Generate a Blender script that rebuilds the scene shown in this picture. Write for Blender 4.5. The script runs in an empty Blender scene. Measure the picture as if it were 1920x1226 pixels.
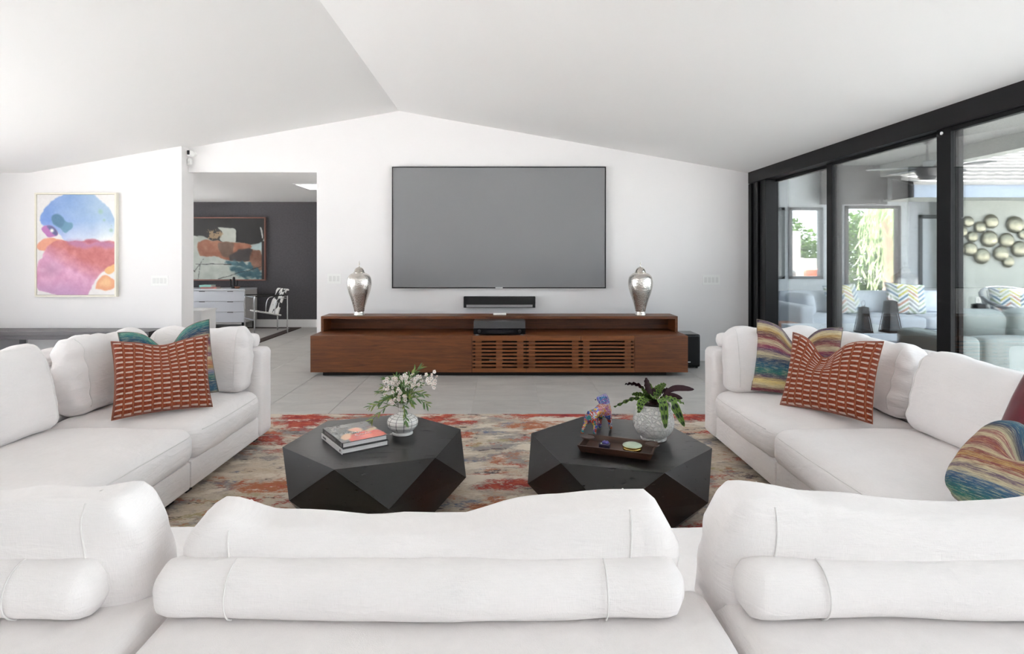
import bpy, bmesh, math, random
import numpy as np
from mathutils import Vector, Matrix, Euler, noise as mnoise
from mathutils.bvhtree import BVHTree

random.seed(7)
scene = bpy.context.scene
COL = scene.collection
PI = math.pi
R = math.radians

# ------------------------------------------------------------------ camera, sky, sun, exposure
FPX = 1080.0                      # focal length in pixels of the 1920 x 1226 frame
VPX, VPY, EYE = 942.0, 478.0, 1.34
cam_d = bpy.data.cameras.new('camera')
cam_d.sensor_width = 36.0
cam_d.lens = FPX * 36.0 / 1920.0
cam_d.shift_x = (960.0 - VPX) / 1920.0
cam_d.shift_y = -(613.0 - VPY) / 1920.0
cam_d.clip_start = 0.05
cam_d.clip_end = 200
cam = bpy.data.objects.new('camera', cam_d)
COL.objects.link(cam)
cam.location = (0, 0, EYE)
cam.rotation_euler = (R(90), 0, 0)
scene.camera = cam

SKY_STRENGTH = 3.0
world = bpy.data.worlds.new('sky')
scene.world = world
world.use_nodes = True
wn = world.node_tree
wn.nodes.clear()
w_out = wn.nodes.new('ShaderNodeOutputWorld')
w_bg = wn.nodes.new('ShaderNodeBackground')
w_ramp = wn.nodes.new('ShaderNodeValToRGB')
w_sep = wn.nodes.new('ShaderNodeSeparateXYZ')
w_tc = wn.nodes.new('ShaderNodeTexCoord')
wn.links.new(w_tc.outputs['Generated'], w_sep.inputs[0])
wn.links.new(w_sep.outputs['Z'], w_ramp.inputs[0])
w_ramp.color_ramp.elements[0].position = 0.0
w_ramp.color_ramp.elements[0].color = (0.90, 0.95, 1.0, 1)
w_ramp.color_ramp.elements[1].position = 0.9
w_ramp.color_ramp.elements[1].color = (0.74, 0.87, 1.0, 1)
wn.links.new(w_ramp.outputs[0], w_bg.inputs[0])
w_bg.inputs[1].default_value = SKY_STRENGTH
wn.links.new(w_bg.outputs[0], w_out.inputs[0])

sun_d = bpy.data.lights.new('sun', 'SUN')
sun_d.energy = 34.0
sun_d.angle = R(0.6)
sun_d.color = (1.0, 0.97, 0.945)
sun = bpy.data.objects.new('sun', sun_d)
COL.objects.link(sun)
sun.rotation_euler = Vector((-0.10, -0.50, -0.85)).to_track_quat('-Z', 'Y').to_euler()

def portal(name, loc, direction, sx, sy):
    """daylight portal in a window opening: guides sky sampling, adds no light of its own"""
    d = bpy.data.lights.new(name, 'AREA')
    d.shape = 'RECTANGLE'
    d.size, d.size_y = sx, sy
    d.cycles.is_portal = True
    o = bpy.data.objects.new(name, d)
    COL.objects.link(o)
    o.location = loc
    o.rotation_euler = Vector(direction).to_track_quat('-Z', 'Y').to_euler()

portal('window_portal', (-6.62, 3.3, 1.2), (1, 0, 0), 5.9, 2.3)
portal('window_portal', (-1.7, -7.52, 1.2), (0, 1, 0), 9.2, 2.3)
portal('window_portal', (3.3, -0.2, 1.15), (-1, 0, 0), 7.4, 2.25)

scene.view_settings.view_transform = 'Standard'
scene.view_settings.look = 'None'
scene.view_settings.exposure = 1.48
scene.view_settings.gamma = 1.0
scene.view_settings.use_curve_mapping = False
scene.cycles.max_bounces = 10
scene.cycles.diffuse_bounces = 8
scene.cycles.glossy_bounces = 4
scene.cycles.transmission_bounces = 6
scene.cycles.transparent_max_bounces = 16
scene.cycles.sample_clamp_indirect = 6.0
scene.cycles.caustics_reflective = False
scene.cycles.caustics_refractive = False

# ------------------------------------------------------------------ colour and material helpers
def lin(c):
    out = []
    for v in c[:3]:
        v = v / 255.0
        out.append(v / 12.92 if v <= 0.04045 else ((v + 0.055) / 1.055) ** 2.4)
    return (out[0], out[1], out[2], 1.0)

class NT:
    """tiny wrapper for node trees"""
    def __init__(self, name):
        self.m = bpy.data.materials.new(name)
        self.m.use_nodes = True
        self.t = self.m.node_tree
        self.t.nodes.clear()
        self.out = self.t.nodes.new('ShaderNodeOutputMaterial')
    def n(self, kind, **kw):
        nd = self.t.nodes.new(kind)
        for k, v in kw.items():
            setattr(nd, k, v)
        return nd
    def l(self, a, b):
        self.t.links.new(a, b)
    def val(self, sock, v):
        if hasattr(v, 'is_linked') or isinstance(v, bpy.types.NodeSocket):
            self.l(v, sock)
        else:
            sock.default_value = v
    def math(self, op, a, b=None, c=None, clamp=False):
        nd = self.n('ShaderNodeMath', operation=op)
        nd.use_clamp = clamp
        self.val(nd.inputs[0], a)
        if b is not None:
            self.val(nd.inputs[1], b)
        if c is not None:
            self.val(nd.inputs[2], c)
        return nd.outputs[0]
    def mix(self, f, a, b, blend='MIX'):
        nd = self.n('ShaderNodeMix', data_type='RGBA', blend_type=blend)
        self.val(nd.inputs[0], f)
        self.val(nd.inputs[6], a)
        self.val(nd.inputs[7], b)
        return nd.outputs[2]
    def coord(self, which='Object', scale=(1, 1, 1), loc=(0, 0, 0), rot=(0, 0, 0)):
        tc = self.n('ShaderNodeTexCoord')
        mp = self.n('ShaderNodeMapping')
        self.l(tc.outputs[which], mp.inputs['Vector'])
        mp.inputs['Scale'].default_value = scale
        mp.inputs['Location'].default_value = loc
        mp.inputs['Rotation'].default_value = rot
        return mp.outputs[0]
    def noise(self, vec, scale=5, detail=4, rough=0.55, dist=0.0):
        nd = self.n('ShaderNodeTexNoise')
        if vec is not None:
            self.l(vec, nd.inputs['Vector'])
        nd.inputs['Scale'].default_value = scale
        nd.inputs['Detail'].default_value = detail
        nd.inputs['Roughness'].default_value = rough
        nd.inputs['Distortion'].default_value = dist
        return nd.outputs['Fac']
    def ramp(self, fac, stops, interp='LINEAR'):
        nd = self.n('ShaderNodeValToRGB')
        self.val(nd.inputs[0], fac)
        cr = nd.color_ramp
        cr.interpolation = interp
        while len(cr.elements) > 1:
            cr.elements.remove(cr.elements[-1])
        for i, (p, c) in enumerate(stops):
            e = cr.elements[0] if i == 0 else cr.elements.new(p)
            e.position = p
            e.color = c if len(c) == 4 and max(c) <= 1.0 else lin(c)
        return nd.outputs[0]
    def bsdf(self, col=None, rough=0.5, metal=0.0, bump=None, bump_s=0.3, bump_d=0.01, spec=None, coat=0, trans=0, sheen=0, normal=None):
        b = self.n('ShaderNodeBsdfPrincipled')
        if col is not None:
            self.val(b.inputs['Base Color'], col)
        self.val(b.inputs['Roughness'], rough)
        b.inputs['Metallic'].default_value = metal
        if spec is not None:
            b.inputs['Specular IOR Level'].default_value = spec
        if coat:
            b.inputs['Coat Weight'].default_value = coat
            b.inputs['Coat Roughness'].default_value = 0.1
        if trans:
            b.inputs['Transmission Weight'].default_value = trans
        if sheen:
            b.inputs['Sheen Weight'].default_value = sheen
            b.inputs['Sheen Roughness'].default_value = 0.4
        if bump is not None:
            bp = self.n('ShaderNodeBump')
            bp.inputs['Strength'].default_value = bump_s
            bp.inputs['Distance'].default_value = bump_d
            self.l(bump, bp.inputs['Height'])
            self.l(bp.outputs[0], b.inputs['Normal'])
        self.l(b.outputs[0], self.out.inputs[0])
        return b

def plain(name, c, rough=0.5, metal=0.0, var=0.0, vscale=6.0, bump=0.0, bscale=60.0, bdist=0.002, spec=None, coat=0, sheen=0):
    """principled colour with a little procedural variation and relief"""
    t = NT(name)
    vec = t.coord('Object')
    col = lin(c)
    if var > 0:
        f = t.noise(vec, vscale, 5, 0.6)
        lo = tuple(max(0, x * (1 - var)) for x in col[:3]) + (1,)
        hi = tuple(min(1, x * (1 + var)) for x in col[:3]) + (1,)
        col = t.ramp(f, [(0.3, lo), (0.7, hi)])
    bp = t.noise(vec, bscale, 4, 0.6) if bump > 0 else None
    t.bsdf(col, rough, metal, bp, bump, bdist, spec=spec, coat=coat, sheen=sheen)
    return t.m

def emis(name, c, strength):
    t = NT(name)
    e = t.n('ShaderNodeEmission')
    e.inputs[0].default_value = lin(c)
    e.inputs[1].default_value = strength
    t.l(e.outputs[0], t.out.inputs[0])
    return t.m

def linen(name, c, weave=900.0, rough=0.9, fold=0.25):
    t = NT(name)
    vec = t.coord('Object')
    big = t.noise(vec, 3.5, 4, 0.5, 0.6)
    wr = t.noise(t.coord('Object', scale=(1, 1, 3.2)), 7, 3, 0.5, 1.2)
    slub = t.noise(t.coord('Object', scale=(18, 18, 260)), 2.2, 2, 0.5)
    slub2 = t.noise(t.coord('Object', scale=(260, 260, 18)), 2.2, 2, 0.5)
    w = t.math('ADD', slub, slub2)
    col = lin(c)
    a = tuple(x * 0.93 for x in col[:3]) + (1,)
    base = t.ramp(t.math('MULTIPLY_ADD', big, 0.5, t.math('MULTIPLY', w, 0.25)), [(0.35, a), (0.65, col)])
    h = t.math('ADD', t.math('MULTIPLY', wr, 6 * fold), t.math('MULTIPLY', w, 0.16))
    t.bsdf(base, rough, 0, h, 0.45, 0.008, spec=0.2, sheen=0.15)
    return t.m

def wood(name, dark, light, along=(1.2, 14, 14), rough=0.4, bump=0.05, scale=2.2):
    t = NT(name)
    vec = t.coord('Object', scale=along)
    a = t.noise(vec, scale, 6, 0.62, 0.8)
    b = t.noise(t.coord('Object', scale=tuple(x * 5 for x in along)), scale, 3, 0.5)
    f = t.math('MULTIPLY_ADD', b, 0.25, t.math('MULTIPLY', a, 0.8))
    mid = tuple((dark[i] + light[i]) / 2 for i in range(3))
    col = t.ramp(f, [(0.32, dark), (0.5, mid), (0.72, light)])
    t.bsdf(col, rough, 0, b, bump, 0.002)
    return t.m

def vcol_mat(name, rough=0.6, bump=0.15, bscale=220.0, coat=0):
    """colours come from the printed colour attribute 'print' of the mesh"""
    t = NT(name)
    at = t.n('ShaderNodeVertexColor', layer_name='print')
    f = t.noise(t.coord('Object'), bscale, 3, 0.6)
    t.bsdf(at.outputs[0], rough, 0, f, bump, 0.001, coat=coat)
    return t.m

def glass_mat(name, tint=(0.93, 0.95, 0.94), refl=1.0, ior=1.45):
    """thin architectural glass: clear transmission plus Fresnel reflection"""
    t = NT(name)
    tr = t.n('ShaderNodeBsdfTransparent')
    tr.inputs[0].default_value = tint + (1,)
    gl = t.n('ShaderNodeBsdfGlossy')
    gl.inputs[0].default_value = (1, 1, 1, 1)
    gl.inputs['Roughness'].default_value = 0.0
    fr = t.n('ShaderNodeFresnel')
    fr.inputs[0].default_value = ior
    mx = t.n('ShaderNodeMixShader')
    t.l(t.math('MULTIPLY', fr.outputs[0], refl), mx.inputs[0])
    t.l(tr.outputs[0], mx.inputs[1])
    t.l(gl.outputs[0], mx.inputs[2])
    t.l(mx.outputs[0], t.out.inputs[0])
    return t.m

# ------------------------------------------------------------------ mesh helpers
def new():
    return bmesh.new()

def box(bm, x0, x1, y0, y1, z0, z1, bevel=0.0, seg=2):
    vs = [bm.verts.new(p) for p in ((x0, y0, z0), (x1, y0, z0), (x1, y1, z0), (x0, y1, z0),
                                    (x0, y0, z1), (x1, y0, z1), (x1, y1, z1), (x0, y1, z1))]
    fs = [bm.faces.new([vs[i] for i in q]) for q in
          ((3, 2, 1, 0), (4, 5, 6, 7), (0, 1, 5, 4), (1, 2, 6, 5), (2, 3, 7, 6), (3, 0, 4, 7))]
    if bevel > 0:
        ed = set()
        for f in fs:
            ed.update(f.edges)
        bmesh.ops.bevel(bm, geom=list(ed), offset=bevel, segments=seg, profile=0.5, affect='EDGES')
    return bm

def bx(*a, **k):
    return box(new(), *a, **k)

def prism(bm, poly, axis, a, b):
    """extrude a 2D polygon along an axis between a and b; poly coordinates are the two other axes in xyz order"""
    def P(p, t):
        return {'x': (t, p[0], p[1]), 'y': (p[0], t, p[1]), 'z': (p[0], p[1], t)}[axis]
    va = [bm.verts.new(P(p, a)) for p in poly]
    vb = [bm.verts.new(P(p, b)) for p in poly]
    n = len(poly)
    fs = [bm.faces.new(va), bm.faces.new(vb[::-1])]
    for i in range(n):
        fs.append(bm.faces.new((va[i], vb[i], vb[(i + 1) % n], va[(i + 1) % n])))
    bmesh.ops.recalc_face_normals(bm, faces=fs)
    return bm

def frame_of(d):
    d = Vector(d).normalized()
    u = d.cross(Vector((0, 0, 1)))
    if u.length < 1e-4:
        u = Vector((1, 0, 0))
    u.normalize()
    return d, u, d.cross(u).normalized()

def tube(bm, pts, r, seg=10, caps=True, closed=False):
    pts = [Vector(p) for p in pts]
    n = len(pts)
    rr = r if isinstance(r, (list, tuple)) else [r] * n
    rings = []
    u = None
    for i in range(n):
        if closed:
            d = pts[(i + 1) % n] - pts[i - 1]
        else:
            d = pts[min(i + 1, n - 1)] - pts[max(i - 1, 0)]
        d.normalize()
        if u is None:
            _, u, v = frame_of(d)
        else:
            u = (u - d * u.dot(d))
            if u.length < 1e-5:
                _, u, v = frame_of(d)
            u.normalize()
        v = d.cross(u)
        rings.append([bm.verts.new(pts[i] + (u * math.cos(2 * PI * k / seg) + v * math.sin(2 * PI * k / seg)) * rr[i]) for k in range(seg)])
    fs = []
    for i in range(n if closed else n - 1):
        a, b = rings[i], rings[(i + 1) % n]
        for k in range(seg):
            fs.append(bm.faces.new((a[k], a[(k + 1) % seg], b[(k + 1) % seg], b[k])))
    if caps and not closed:
        fs.append(bm.faces.new(rings[0][::-1]))
        fs.append(bm.faces.new(rings[-1]))
    return bm

def lathe(profile, seg=32, c=(0, 0, 0), bm=None, uv=True):
    """spin a list of (radius, z) about the z axis"""
    bm = bm or new()
    ly = bm.loops.layers.uv.verify() if uv else None
    rings = []
    L = [0.0]
    for i in range(1, len(profile)):
        L.append(L[-1] + math.hypot(profile[i][0] - profile[i - 1][0], profile[i][1] - profile[i - 1][1]))
    for (r, z) in profile:
        if r < 1e-6:
            rings.append([bm.verts.new((c[0], c[1], c[2] + z))])
        else:
            rings.append([bm.verts.new((c[0] + r * math.cos(2 * PI * k / seg), c[1] + r * math.sin(2 * PI * k / seg), c[2] + z)) for k in range(seg)])
    for i in range(len(profile) - 1):
        a, b = rings[i], rings[i + 1]
        for k in range(seg):
            k2 = (k + 1) % seg
            if len(a) == 1 and len(b) == 1:
                continue
            if len(a) == 1:
                f = bm.faces.new((a[0], b[k2], b[k])); us = (k + .5, k + 1, k); ls = (i, i + 1, i + 1)
            elif len(b) == 1:
                f = bm.faces.new((a[k], a[k2], b[0])); us = (k, k + 1, k + .5); ls = (i, i, i + 1)
            else:
                f = bm.faces.new((a[k], a[k2], b[k2], b[k])); us = (k, k + 1, k + 1, k); ls = (i, i, i + 1, i + 1)
            if uv:
                for lp, uu, ll in zip(f.loops, us, ls):
                    lp[ly].uv = (uu / seg, L[ll])
    return bm

def smooth_profile(pts, n=6):
    """Catmull-Rom through 2D points"""
    out = []
    P = [pts[0]] + list(pts) + [pts[-1]]
    for i in range(1, len(P) - 2):
        for k in range(n):
            t = k / n
            a, b, c, d = P[i - 1], P[i], P[i + 1], P[i + 2]
            out.append(tuple(0.5 * (2 * b[j] + (c[j] - a[j]) * t + (2 * a[j] - 5 * b[j] + 4 * c[j] - d[j]) * t * t +
                                    (-a[j] + 3 * b[j] - 3 * c[j] + d[j]) * t ** 3) for j in range(len(b))))
    out.append(tuple(pts[-1]))
    return out

def soft_box(w, d, h, r=0.05, n=(20, 8, 10), crown=(0, 0, 0), amp=0.0, freq=4.0, seed=0, topf=None, puck=0.0, taper=0.0, flare=0.0):
    """upholstered block: rounded box centred in x and y, z from 0 to h, with bulging faces, sag and small folds"""
    bm = new()
    A = Vector((w / 2, d / 2, h / 2))
    inner = Vector((max(0.001, A.x - r), max(0.001, A.y - r), max(0.001, A.z - r)))
    def samples(k):
        out = []
        for i in range(k + 1):
            t = -1 + 2 * i / k
            out.append(math.copysign(abs(t) ** 0.72, t))
        return out
    S = [samples(k) for k in n]
    cache = {}
    def V(q):
        key = tuple(round(x, 6) for x in q)
        if key in cache:
            return cache[key]
        p = Vector((q[0] * A.x, q[1] * A.y, q[2] * A.z))
        c = Vector((max(-inner.x, min(inner.x, p.x)), max(-inner.y, min(inner.y, p.y)), max(-inner.z, min(inner.z, p.z))))
        dv = p - c
        nrm = dv.normalized() if dv.length > 1e-9 else Vector((0, 0, 1))
        p = c + nrm * r
        fx, fy, fz = p.x / A.x, p.y / A.y, p.z / A.z
        p.x += crown[0] * (1 - fy * fy) * (1 - fz * fz) * math.copysign(abs(fx), fx)
        p.y += crown[1] * (1 - fx * fx) * (1 - fz * fz) * fy
        p.z += crown[2] * (1 - fx * fx) * (1 - fy * fy) * max(0, fz)
        if topf is not None:
            p.z += topf(fx) * max(0.0, (fz + 1) / 2) ** 1.5
        if amp > 0:
            q3 = Vector((p.x * freq + seed * 7.3, p.y * freq * 1.3 + seed * 3.1, p.z * freq * 1.6 + seed * 1.7))
            e = mnoise.noise(q3) * 0.65 + mnoise.noise(q3 * 2.3) * 0.35
            p += nrm * (e * amp)
        p.x *= 1 + flare * max(0.0, (fz + 1) / 2)
        if taper > 0:
            kk = max(0.0, (fz + 1) / 2)
            p.y = A.y - (A.y - p.y) * (1 - taper * kk * kk)
        if puck > 0:
            edge = max(abs(fx), 0.0) ** 6
            p.y += math.sin(fz * 13 + seed) * puck * edge * (1 if fy > 0 else -1)
            p.z += math.sin(fx * 17 + seed * 2) * puck * 0.4 * max(0, fz) ** 4
        p.z += A.z
        v = bm.verts.new(p)
        cache[key] = v
        return v
    for ax in range(3):
        i1, i2 = [(1, 2), (2, 0), (0, 1)][ax]
        for sgn in (-1, 1):
            for i in range(n[i1]):
                for j in range(n[i2]):
                    qs = []
                    for (a, b) in ((i, j), (i + 1, j), (i + 1, j + 1), (i, j + 1)):
                        q = [0, 0, 0]
                        q[ax] = sgn
                        q[i1] = S[i1][a]
                        q[i2] = S[i2][b]
                        qs.append(V(q))
                    if sgn < 0:
                        qs.reverse()
                    try:
                        bm.faces.new(qs)
                    except ValueError:
                        pass
    return bm

def surface_path(bm, rays):
    """points where rays (origin, direction) meet the surface of a bmesh"""
    bm.normal_update()
    tree = BVHTree.FromBMesh(bm)
    out = []
    for o, d in rays:
        h = tree.ray_cast(Vector(o), Vector(d))
        if h[0] is not None:
            out.append(tuple(h[0]))
    return out

def interp(pts):
    """smooth function through (x, y) points, x from -1 to 1"""
    xs = [p[0] for p in pts]
    ys = [p[1] for p in pts]
    def f(x):
        if x <= xs[0]:
            return ys[0]
        for i in range(len(xs) - 1):
            if x <= xs[i + 1]:
                t = (x - xs[i]) / (xs[i + 1] - xs[i])
                t = t * t * (3 - 2 * t)
                return ys[i] * (1 - t) + ys[i + 1] * t
        return ys[-1]
    return f

def pillow(w, h, t, n=26, pinch=0.07, chop=0.0, chop_w=0.35, chop_x=0.0, sag=0.0, amp=0.006, seed=0, plump=0.42, cround=0.0):
    """square throw pillow standing on its lower edge, facing -y, with drawn-in edges and an optional karate chop"""
    bm = new()
    ly = bm.loops.layers.uv.verify()
    grids = []
    for side in (-1, 1):
        g = []
        for j in range(n + 1):
            row = []
            for i in range(n + 1):
                u = -1 + 2 * i / n
                v = -1 + 2 * j / n
                u = math.copysign(abs(u) ** 0.85, u)
                v = math.copysign(abs(v) ** 0.85, v)
                x = w / 2 * u * (1 - pinch * (1 - v * v) * abs(u))
                z = h / 2 * v * (1 - pinch * (1 - u * u) * abs(v))
                cq = 1 - cround * (u * u * v * v) ** 2
                x *= cq
                z *= cq
                prof = max(0.0, (1 - u * u) * (1 - v * v)) ** plump
                y = side * t / 2 * prof
                if chop > 0:
                    s = max(0.0, (v + 0.25) / 1.25)
                    s = s * s * (3 - 2 * s)
                    g2 = math.exp(-((u - chop_x) / chop_w) ** 2)
                    z -= chop * g2 * s
                    y -= side * 0.42 * t * g2 * s * prof
                    x += math.copysign(1, u - chop_x) * -0.03 * w * math.exp(-((abs(u - chop_x) - 0.45) / 0.3) ** 2) * s
                if sag:
                    z -= sag * (1 - u * u) * (v + 1) / 2
                q = Vector((x * 9 + seed * 5, side * 2.0 + seed, z * 9))
                e = (mnoise.noise(q) + 0.5 * mnoise.noise(q * 2.4)) * amp
                y += side * e * (0.3 + prof)
                row.append(((x, y, z + h / 2), (u, v)))
            g.append(row)
        grids.append(g)
    rim = {}
    vg = []
    for s, g in enumerate(grids):
        rows = []
        for j, row in enumerate(g):
            rr = []
            for i, (p, uv) in enumerate(row):
                on = i in (0, n) or j in (0, n)
                if on and (i, j) in rim:
                    rr.append(rim[(i, j)])
                    continue
                q = (p[0], 0.0 if on else p[1], p[2])
                v = bm.verts.new(q)
                if on:
                    rim[(i, j)] = v
                rr.append(v)
            rows.append(rr)
        vg.append(rows)
    for s in (0, 1):
        for j in range(n):
            for i in range(n):
                idx = [(i, j), (i + 1, j), (i + 1, j + 1), (i, j + 1)]
                if s == 1:
                    idx.reverse()
                f = bm.faces.new([vg[s][b][a] for a, b in idx])
                for lp, (a, b) in zip(f.loops, idx):
                    u, v = grids[s][b][a][1]
                    lp[ly].uv = ((u + 1) / 2, (v + 1) / 2)
    return bm

def rim_points(w, h, pinch, chop=0.0, chop_w=0.35, chop_x=0.0, n=28, cround=0.0):
    pts = []
    for k in range(4):
        for i in range(n):
            t = -1 + 2 * i / n
            u, v = [(t, -1), (1, t), (-t, 1), (-1, -t)][k]
            x = w / 2 * u * (1 - pinch * (1 - v * v) * abs(u))
            z = h / 2 * v * (1 - pinch * (1 - u * u) * abs(v))
            cq = 1 - cround * (u * u * v * v) ** 2
            x *= cq
            z *= cq
            if chop > 0:
                s = max(0.0, (v + 0.25) / 1.25)
                s = s * s * (3 - 2 * s)
                z -= chop * math.exp(-((u - chop_x) / chop_w) ** 2) * s
                x += math.copysign(1, u - chop_x) * -0.03 * w * math.exp(-((abs(u - chop_x) - 0.45) / 0.3) ** 2) * s
            pts.append((x, 0, z + h / 2))
    return pts

# ------------------------------------------------------------------ objects
def chain_inverse(parent):
    m = Matrix.Identity(4)
    p = parent
    while p is not None:
        m = p.matrix_basis @ m
        p = p.parent
    return m.inverted()

def mk(name, bm, mat, parent=None, world=False, loc=None, rot=None, smooth=None, sub=0):
    """link a bmesh as one mesh object; world=True when its vertices are given in world coordinates"""
    me = bm if isinstance(bm, bpy.types.Mesh) else bpy.data.meshes.new(name)
    if me is not bm:
        bm.to_mesh(me)
        bm.free()
    if world and parent is not None:
        me.transform(chain_inverse(parent))
    if smooth is not None:
        me.polygons.foreach_set('use_smooth', [True] * len(me.polygons))
        if smooth < 180:
            me.set_sharp_from_angle(angle=R(smooth))
    if mat is not None and len(me.materials) == 0:
        me.materials.append(mat)
    o = bpy.data.objects.new(name, me)
    COL.objects.link(o)
    o.parent = parent
    if loc is not None:
        o.location = loc
    if rot is not None:
        o.rotation_euler = rot
    if sub:
        s = o.modifiers.new('subdivision', 'SUBSURF')
        s.levels = s.render_levels = sub
    return o

def tag(o, label, cat, group=None):
    o['label'] = label
    o['category'] = cat
    if group:
        o['group'] = group
    return o

def thing(name, label, cat, loc=(0, 0, 0), rotz=0.0, group=None, rot=None):
    o = bpy.data.objects.new(name, None)
    o.empty_display_size = 0.1
    COL.objects.link(o)
    o.location = loc
    o.rotation_euler = rot if rot is not None else (0, 0, rotz)
    return tag(o, label, cat, group)

def struct(name, bm, mat, label=None, parent=None, smooth=None):
    o = mk(name, bm, mat, parent, smooth=smooth)
    if parent is None:
        o['kind'] = 'structure'
        if label:
            o['label'] = label
    return o

def copy_tree(o, parent=None):
    c = o.copy()
    COL.objects.link(c)
    c.parent = parent
    for ch in list(o.children):
        copy_tree(ch, c)
    return c

# ------------------------------------------------------------------ printed pictures as colour attributes
def srgb2lin(a):
    a = np.asarray(a, float) / 255.0
    return np.where(a <= 0.04045, a / 12.92, ((a + 0.055) / 1.055) ** 2.4)

_rng = np.random.RandomState(11)
_lat = _rng.rand(64, 64)
def vnoise(x, y):
    xi = np.floor(x).astype(int); yi = np.floor(y).astype(int)
    fx = x - xi; fy = y - yi
    fx = fx * fx * (3 - 2 * fx); fy = fy * fy * (3 - 2 * fy)
    g = lambda i, j: _lat[i % 64, j % 64]
    return (g(xi, yi) * (1 - fx) + g(xi + 1, yi) * fx) * (1 - fy) + (g(xi, yi + 1) * (1 - fx) + g(xi + 1, yi + 1) * fx) * fy
def fbm(x, y, o=4):
    s = 0; a = 0.5; t = 0
    for k in range(o):
        s = s + a * vnoise(x * 2 ** k + 13 * k, y * 2 ** k + 7 * k); t += a; a *= 0.5
    return s / t

class Print:
    """a printed or painted picture: colour layers with soft-edged outlines on a grid of points"""
    def __init__(self, x0, x1, y0, y1, nx, ny, bg):
        self.nx, self.ny = nx, ny
        xs = np.linspace(x0, x1, nx + 1); ys = np.linspace(y0, y1, ny + 1)
        self.X, self.Y = np.meshgrid(xs, ys)
        self.C = np.ones(self.X.shape + (3,)) * np.array(bg, float)
    def mask(self, poly, soft, wob=0.0, wf=0.02, spl=True):
        if spl:
            q = list(poly)
            P = [q[-1]] + q + [q[0], q[1]]
            out = []
            for i in range(1, len(P) - 2):
                for k in range(5):
                    t = k / 5
                    a, b, c, d = [np.array(P[i + m], float) for m in (-1, 0, 1, 2)]
                    out.append(0.5 * (2 * b + (c - a) * t + (2 * a - 5 * b + 4 * c - d) * t * t + (-a + 3 * b - 3 * c + d) * t ** 3))
            poly = out
        X = self.X + wob * (fbm(self.X * wf, self.Y * wf) - 0.5) * 2
        Y = self.Y + wob * (fbm(self.X * wf + 31, self.Y * wf + 17) - 0.5) * 2
        D = np.full(X.shape, 1e9); ins = np.zeros(X.shape, bool)
        n = len(poly)
        for i in range(n):
            ax, ay = poly[i]; bx_, by = poly[(i + 1) % n]
            dx, dy = bx_ - ax, by - ay
            L = dx * dx + dy * dy + 1e-9
            t = np.clip(((X - ax) * dx + (Y - ay) * dy) / L, 0, 1)
            D = np.minimum(D, np.hypot(X - ax - t * dx, Y - ay - t * dy))
            cond = ((ay > Y) != (by > Y))
            with np.errstate(divide='ignore', invalid='ignore'):
                xc = dx * (Y - ay) / (dy if abs(dy) > 1e-9 else 1e-9) + ax
            ins ^= cond & (X < xc)
        sd = np.where(ins, D, -D)
        m = np.clip(sd / soft * 0.5 + 0.5, 0, 1)
        return m * m * (3 - 2 * m)
    def lay(self, m, col, op=1.0):
        c = np.asarray(col, float)
        self.C = self.C * (1 - (m * op)[..., None]) + c * (m * op)[..., None]
    def mesh(self, name, x0, x1, z0, z1, y=0.0):
        """upright picture in the xz plane facing -y; picture rows run downwards"""
        nx, ny = self.nx, self.ny
        vs = []
        for j in range(ny + 1):
            for i in range(nx + 1):
                vs.append((x0 + (x1 - x0) * i / nx, y, z1 + (z0 - z1) * j / ny))
        fs = [(j * (nx + 1) + i, (j + 1) * (nx + 1) + i, (j + 1) * (nx + 1) + i + 1, j * (nx + 1) + i + 1) for j in range(ny) for i in range(nx)]
        me = bpy.data.meshes.new(name)
        me.from_pydata(vs, [], fs)
        ca = me.color_attributes.new('print', 'FLOAT_COLOR', 'POINT')
        c = srgb2lin(np.clip(self.C, 0, 255)).reshape(-1, 3)
        rgba = np.ones((len(c), 4)); rgba[:, :3] = c
        ca.data.foreach_set('color', rgba.ravel())
        return me

# ------------------------------------------------------------------ materials of the setting
M_wall = plain('white_wall_paint', (237, 235, 235), 0.75, bump=0.04, bscale=180, var=0.008, vscale=1.5)
M_ceil = plain('white_ceiling_paint', (240, 239, 238), 0.85, bump=0.05, bscale=120)
M_trimw = plain('white_trim_paint', (235, 235, 235), 0.45)
M_grout = plain('grey_grout', (200, 196, 190), 0.9)
M_blackmetal = plain('black_anodised_metal', (9, 8, 10), 0.5, spec=0.2)
M_headmetal = plain('charcoal_anodised_metal', (17, 15, 17), 0.55, spec=0.2)
M_glass = glass_mat('tinted_door_glass', (0.72, 0.735, 0.732), 0.6)
M_glassc = glass_mat('clear_window_glass', (0.97, 0.97, 0.97), 0.6)
M_denwall = plain('charcoal_grasscloth', (80, 78, 82), 0.9, var=0.12, vscale=30, bump=0.3, bscale=140)
M_stucco = plain('grey_stucco', (184, 187, 190), 0.9, var=0.06, vscale=10, bump=0.6, bscale=70, bdist=0.006)
M_stucco2 = plain('sage_grey_stucco', (158, 160, 153), 0.9, var=0.04, vscale=10, bump=0.6, bscale=70, bdist=0.006)
M_patiowood = plain('grey_painted_patio_ceiling', (128, 128, 124), 0.8, bump=0.1, bscale=40)
M_pave = plain('concrete_paving', (222, 220, 218), 0.85, var=0.05, vscale=3)

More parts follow.
